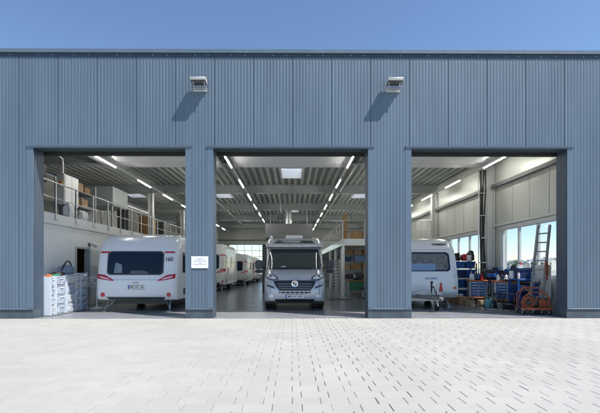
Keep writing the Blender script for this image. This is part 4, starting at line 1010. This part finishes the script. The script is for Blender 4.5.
for x in (-.22, .22): q = MB(); q.box(x-.02, x+.02, -.2, .2, 0, .90); q.build('side', 'blue', t)
for z in (.2, .55): q = MB(); q.box(-.2, .2, -.19, .19, z, z+.02); q.build('board', 'dblue', t)
bin_('blue bin on the middle board of the dark open shelf right of the first trolley', (7.65, 14.74, .57), (.34, .32, .24), 'blue')
bin_('grey bin on the lowest board of the dark open shelf right of the first trolley', (7.65, 14.74, .22), (.34, .32, .24), 'mid')
bin_('dark blue crate on the lower board of the blue work table', (7.82, 12.72, .335), (.44, .38, .30), 'dblue')
carton('pale carton in front of the bin rack beside the first trolley', (6.72, 14.2, 0), (.26, .22, .18), 'card2', R(25))
blob('canvas_bag', 'dblue', 'dark blue canvas bag standing on the second trolley by the window', 'bag', (7.74, 13.16, .944), (.22, .26, .30), 81)
blob('cable_bundle', 'rubber', 'black cable bundle on the work table left of the large crate', 'cables', (7.56, 12.62, 1.042), (.13, .2, .12), 82)
blob('cloth_bundle', 'pbag', 'white rag heap on the front corner of the first trolley', 'cloth', (6.92, 14.4, .942), (.18, .16, .08), 83)
blob('cloth_bundle', 'pbag', 'white rag heap on the second trolley near the black spray can', 'cloth', (7.52, 13.22, .942), (.16, .16, .09), 84)
t = thing('wall_bench', 'narrow grey bench along the window wall behind the tool trolleys', 'bench', (8.0, 13.6, 0))
q = MB(); q.box(-.15, .15, -1.45, 1.3, .90, .945); q.build('bench_top', 'mid', t, bevel=.006)
for y in (-1.35, -.05, 1.2): q = MB(); q.box(-.13, .13, y-.03, y+.03, 0, .90); q.build('leg', 'blue', t)
def case(label, loc, d, m, rz=0):
    t = thing('tool_case', label, 'tool case', loc, R(rz))
    q = MB(); q.box(-d[0]/2, d[0]/2, -d[1]/2, d[1]/2, 0, d[2]); q.build('case_body', m, t, bevel=.022, seg=2)
    q = MB(); q.box(-d[0]/2-.004, d[0]/2+.004, -d[1]/2-.004, d[1]/2+.004, d[2]*.62, d[2]*.66); q.build('seam', 'black', t)
    q = MB(); q.tube([(-.06, -d[1]/2, d[2]*.7), (-.06, -d[1]/2-.035, d[2]*.7), (.06, -d[1]/2-.035, d[2]*.7), (.06, -d[1]/2, d[2]*.7)], .01, 6); q.build('handle', 'mid', t)
for lab, y, d, m, rz in (('bright blue tool case on the window bench nearest the column', 14.65, (.28, .36, .30), 'blue', 0), ('black tool case on the window bench, second from the column', 14.25, (.28, .32, .36), 'black', 4),
                         ('dark blue tool case lying on the window bench behind the second trolley', 13.86, (.28, .40, .26), 'dblue', 0), ('grey tool case standing on the window bench in its middle', 13.45, (.26, .30, .40), 'mid', -3),
                         ('blue tool case standing upright on the window bench near the tool board', 12.72, (.26, .34, .34), 'blue', 5)):
    case(lab, (8.0, y, .945), d, m, rz)
case('dark blue tool case on top of the bright blue one by the column', (8.0, 14.65, 1.246), (.26, .32, .18), 'dblue', 8)
blob('canvas_bag', 'black', 'black canvas bag on the window bench between grey and blue cases', 'bag', (8.0, 13.1, .946), (.28, .34, .36), 91)
bottle('white bottle with blue cap at the bench end next to the tool board', (7.98, 12.4, .945), .05, .28, 'cwhite', 'blue')
bottle('white bottle with red cap standing on the bench beside the tall grey case', (7.92, 13.64, .945), .04, .26, 'cwhite', 'redp')
case('small black tool case on top of the grey case on the window bench', (8.0, 13.45, 1.346), (.24, .28, .14), 'black', 6)
case('small blue tool case on top of the dark blue one behind the second trolley', (8.0, 13.86, 1.206), (.26, .30, .16), 'blue', -5)
case('blue tool case on the second trolley top beside the white bottles', (7.62, 13.47, .944), (.30, .22, .20), 'blue', -14)
case('black tool case at the back of the first trolley top', (7.18, 14.64, .944), (.30, .20, .17), 'black', -14)
case('grey tool case on the floor under the second trolley, yard side', (7.42, 12.92, 0), (.34, .24, .24), 'dkgrey', 10)
blob('cloth_bundle', 'pbag', 'white cloth hanging over the rim of the large blue crate', 'cloth', (7.62, 12.62, 1.36), (.2, .18, .14), 111)
blob('cable_bundle', 'hose', 'orange cable heap on the floor beneath the blue work table', 'cables', (7.66, 12.6, .0), (.34, .3, .16), 112)
blob('canvas_bag', 'dkgrey', 'dark grey bag on the bin rack top in front of the black canvas bag', 'bag', (6.84, 15.92, 1.68), (.24, .2, .2), 113)
# step stool
def step(label, loc, rz):
    t = thing('folding_trestle', label, 'trestle', loc, rz, group='black trestles before the tool trolleys')
    for s in (-1, 1):
        q = MB(); q.tube([(s*.16, -.18, 0), (s*.13, .0, .52)], .014, 8); q.tube([(s*.16, .18, 0), (s*.13, .0, .52)], .014, 8); q.build('leg_pair', 'black', t, smooth=True)
    q = MB(); q.box(-.17, .17, -.05, .05, .52, .55); q.build('top_bar', 'black', t, bevel=.006)
    q = MB(); q.tube([(-.15, -.12, .2), (.15, -.12, .2)], .01, 6); q.tube([(-.15, .12, .2), (.15, .12, .2)], .01, 6); q.build('cross_bar', 'dkgrey', t)
    return t
s0 = step('black folding trestle standing in front of the second tool trolley', (7.02, 12.86, 0), R(20))
dup(s0, (7.14, 12.40, 0), R(-25), 'black folding trestle nearer the yard, left of the hose cart')
t = thing('blue_chair', 'small blue tubular chair frame left of the hose cart', 'chair', (7.60, 12.13, 0), R(-20))
q = MB()
for s in (-1, 1):
    q.tube([(s*.18, -.2, 0), (s*.18, -.16, .42), (s*.18, .18, .42), (s*.18, .24, .82)], .014, 8); q.tube([(s*.18, .2, 0), (s*.18, .12, .42)], .014, 8)
q.build('chair_frame', 'blue', t, smooth=True)
q = MB(); q.box(-.18, .18, -.18, .18, .42, .445); q.build('seat', 'dblue', t, bevel=.01)
q = MB(); q.box(-.18, .18, .21, .235, .62, .82); q.build('backrest', 'dblue', t, bevel=.01)
# ladder
t = thing('ladder', 'grey aluminium ladder leaning by the right gateway jamb', 'ladder', (7.55, 12.0, 0))
a0, a1 = Vector((-.10, -.15, 0)), Vector((.36, .1, 2.75)); b0, b1 = Vector((.12, -.42, 0)), Vector((.52, -.22, 2.75))
for p, q0 in ((a0, a1), (b0, b1)): q = MB(); q.bar(p, q0, .04, .085); q.build('stile', 'mid', t)
for k in range(9):
    f = (k+.7)/9.6; q = MB(); q.bar(a0.lerp(a1, f), b0.lerp(b1, f), .04, .04); q.build('rung', 'mid', t)
# board with notice behind ladder, cable coil
t = thing('tool_board', 'pale grey tool board standing behind the ladder against the side wall', 'board', (8.04, 12.1, 0))
q = MB(); q.box(-.02, .02, -.4, .4, .45, 1.5); q.build('panel', 'frame', t, bevel=.006)
q = MB(); q.box(-.035, -.02, -.3, -.16, 1.02, 1.12); q.build('red_tag', 'redp', t)
q = MB(); q.lathe([(.001, -.036), (.08, -.034), (.085, -.02)], (0, .1, .92), 'x', 20); q.build('round_tag', 'mid', t)
for y in (-.34, .34): q = MB(); q.box(-.02, .02, y-.02, y+.02, 0, .45); q.build('foot', 'mid', t)
t = thing('cable_coil', 'orange cable coil hanging from the ladder beside the right jamb', 'cable', (7.86, 11.62, 1.6))
q = MB()
pts = []
for k in range(97):
    a = 2*math.pi*k/24; pts.append((.05*math.sin(a)+.012*math.sin(a*.31), .07*math.sin(a*1.0+.4)*.3+.02*math.cos(a*.21), -.22+.22*math.cos(a)+.012*math.sin(a*.27)))
q.tube(pts, .016, 6); q.build('coil', 'hose', t, smooth=True)
q = MB(); q.tube([(-.02, 0, .01), (-.02, -.02, .09), (-.1, .02, .1)], .008, 6); q.build('hook', 'alum', t)
# hose cart
t = thing('hose_cart', 'low trolley cart carrying orange hoses and a compressor at the right jamb', 'cart', (7.42, 11.55, 0), R(-8))
q = MB(); q.box(-.48, .44, -.26, .28, .15, .20); q.build('platform', 'dkgrey', t, bevel=.01)
q = MB(); q.box(-.49, .45, -.275, -.261, .14, .21); q.build('edge_strip', 'hose', t)
for x in (-.4, -.12, .15, .36):
    for y in (-.2, .22):
        if y > 0 and -.2 < x < .2: continue
        q = MB(); q.cyl((x-.02, y, .062), (x+.02, y, .062), .062, n=16); cw_ = q.build('wheel', 'rubber', t, smooth=True)
        q = MB(); q.cyl((x-.024, y, .062), (x+.024, y, .062), .034, n=12); q.build('hub', 'cwhite', cw_, smooth=True)
        q = MB(); q.box(x-.03, x+.03, y-.02, y+.02, .10, .149); q.build('fork', 'alum', cw_)
q = MB(); q.tube([(-.42, .2, .2), (-.40, .2, .62), (-.2, .2, .80), (.2, .2, .80), (.36, .2, .62), (.38, .2, .2)], .018, 8); q.tube([(-.42, -.2, .2), (-.40, -.2, .50), (-.2, -.2, .66), (.16, -.2, .66), (.34, -.2, .5), (.36, -.2, .2)], .018, 8)
q.tube([(-.2, .2, .8), (-.2, -.2, .66)], .016, 8); q.tube([(.2, .2, .8), (.16, -.2, .66)], .016, 8); q.build('tube_frame', 'hose', t, smooth=True)
q = MB(); q.cyl((-.26, 0, .34), (.06, 0, .34), .13, n=20); q.box(-.2, 0.02, -.08, .08, .45, .56); q.build('compressor', 'dkgrey', t, bevel=.015)
q = MB(); q.box(.1, .32, -.12, .12, .2, .44); q.build('engine_box', 'hose', t, bevel=.02)
q = MB(); pts = []
for k in range(121):
    a = 2*math.pi*k/20; rr = .14+.02*math.sin(k*.7); pts.append((-.28+rr*1.05*math.cos(a)+.001*k, -.14+.10*math.sin(k*.33)*.3, .36+rr*math.sin(a)))
q.tube(pts, .012, 6)
q.tube(bezier((-.1, -.2, .3), (.1, -.3, .9), (.3, -.28, .7), (.3, -.24, .24)), .013, 6); q.tube(bezier((-.45, 0, .2), (-.5, -.1, .9), (-.2, -.2, 1.0), (-.05, 0, .5)), .013, 6)
q.build('hose', 'hose', t, smooth=True)
# black cable duct beside the column
t = thing('cable_run', 'black hose bundle hanging beside the white column on the right wall', 'hose', (7.72, 15.25, 0))
q = MB()
for k in range(4):
    x0 = -.09+k*.055; q.tube([(x0+.02*math.sin(z*1.7+k*2), .03*math.cos(z*1.3+k), z) for z in [.6+i*.25 for i in range(20)]], .03, 8)
q.build('hose_bundle', 'black', t, smooth=True)
for z in (1.6, 2.6, 3.5, 4.4): q = MB(); q.box(-.13, .15, -.05, .02, z, z+.04); q.build('clamp', 'galv', t)
q = MB(); q.cyl((-.17, .0, .3), (-.17, 0, 5.5), .022, n=10); q.build('pipe', 'cwhite', t, smooth=True)
t = thing('waste_bin', 'dark blue waste bin behind the first tool trolley by the column', 'bin', (7.55, 15.1, 0))
q = MB(); q.prism([(-.2, -.2), (.2, -.2), (.2, .2), (-.2, .2)], 'z', .03, .8); q.build('bin_body', 'dblue', t, bevel=.03, seg=2)
q = MB(); q.box(-.22, .22, -.22, .22, .8, .86); q.build('lid', 'blue', t, bevel=.02)

# ------------------------------------------------------------------ beyond the windows
def house(label, loc, w, d, h, rh, rz, m='render_', roofm='roof'):
    t = thing('house', label, 'house', loc, rz, group='houses beyond the yard')
    q = MB(); q.prism([(-w/2, 0), (w/2, 0), (w/2, h), (0, h+rh), (-w/2, h)], 'y', -d/2, d/2); q.build('wall', m, t)
    q = MB()
    q.add([(-w/2-.4, -d/2-.4, h-.25), (0, -d/2-.4, h+rh+.12), (0, d/2+.4, h+rh+.12), (-w/2-.4, d/2+.4, h-.25), (-w/2-.4, -d/2-.4, h-.05), (0, -d/2-.4, h+rh+.32), (0, d/2+.4, h+rh+.32), (-w/2-.4, d/2+.4, h-.05)], [(0, 1, 2, 3), (7, 6, 5, 4), (0, 4, 5, 1), (2, 6, 7, 3), (0, 3, 7, 4), (1, 5, 6, 2)])
    q.add([(w/2+.4, -d/2-.4, h-.25), (0.01, -d/2-.4, h+rh+.12), (0.01, d/2+.4, h+rh+.12), (w/2+.4, d/2+.4, h-.25), (w/2+.4, -d/2-.4, h-.05), (0.01, -d/2-.4, h+rh+.32), (0.01, d/2+.4, h+rh+.32), (w/2+.4, d/2+.4, h-.05)], [(0, 1, 2, 3), (7, 6, 5, 4), (0, 4, 5, 1), (2, 6, 7, 3), (0, 3, 7, 4), (1, 5, 6, 2)])
    ro = q.build('roof', roofm, t)
    q = MB(); q.box(.8, 1.4, -.3, .3, h+rh-1, h+rh+.9); q.build('chimney', 'roof', ro)
    for yy in (-d/4, d/4):
        for zz in (1.0, 3.6):
            if zz+1.2 > h: continue
            q = MB(); q.box(-w/2-.03, -w/2+.02, yy-.6, yy+.6, zz, zz+1.3); q.build('window', 'bwin', t)
    for xx in (-w/4, w/4):
        for zz in (1.0, 3.6):
            if zz+1.2 > h: continue
            q = MB(); q.box(xx-.6, xx+.6, -d/2-.03, -d/2+.02, zz, zz+1.3); q.build('window', 'bwin', t)
house('white gabled house with grey roof seen through the right window pane', (162, 243, 0), 11, 14, 5.0, 2.6, R(20), 'render_', 'steel')
house('cream house with low grey roof seen through the middle window pane', (171, 275, 0), 16, 12, 4.2, 2.4, R(-15), 'render_', 'steel')
house('pale flat-looking house seen through the left window pane', (182, 307, 0), 18, 12, 6.0, 1.6, R(8), 'frame', 'steel')
house('long pale building seen beside the ladder through the right window', (185, 263, 0), 24, 12, 6.2, 2.0, R(30), 'frame', 'roof')
def tree(label, loc, h, r, seed):
    rnd = random.Random(seed); t = thing('broadleaf_tree', label, 'tree', loc, group='trees beyond the yard')
    q = MB(); q.cyl((0, 0, 0), (.1, 0, h*.55), .22, .10, 10)
    for k in range(6): a = rnd.uniform(0, 6.28); q.cyl((.08, 0, h*rnd.uniform(.35, .5)), (r*.6*math.cos(a), r*.6*math.sin(a), h*rnd.uniform(.6, .85)), .08, .03, 6)
    q.build('trunk', 'bark', t, smooth=True)
    q = MB()
    cl = [(rnd.gauss(0, r*.4), rnd.gauss(0, r*.4), h*rnd.uniform(.45, .92), r*rnd.uniform(.3, .5)) for _ in range(16)]
    for cx, cy, cz, cr in cl:
        for _ in range(70):
            d = Vector((rnd.gauss(0, 1), rnd.gauss(0, 1), rnd.gauss(0, 1))).normalized()*cr*rnd.uniform(.5, 1.1); p = Vector((cx, cy, cz))+d
            u = Vector((rnd.gauss(0, 1), rnd.gauss(0, 1), rnd.gauss(0, 1))).normalized(); v = u.orthogonal().normalized(); s = rnd.uniform(.15, .32)
            q.quad(p-u*s, p+v*s*.6, p+u*s, p-v*s*.6)
    q.build('crown', 'leaf', t)
tree('round green tree between the far houses, behind the left window pane', (150, 253, 0), 6.5, 3.0, 1)
tree('small green tree beside the white gabled house beyond the window', (142, 217, 0), 5.0, 2.4, 2)
tree('loose green tree far behind the middle window pane', (175, 288, 0), 7.0, 3.2, 3)
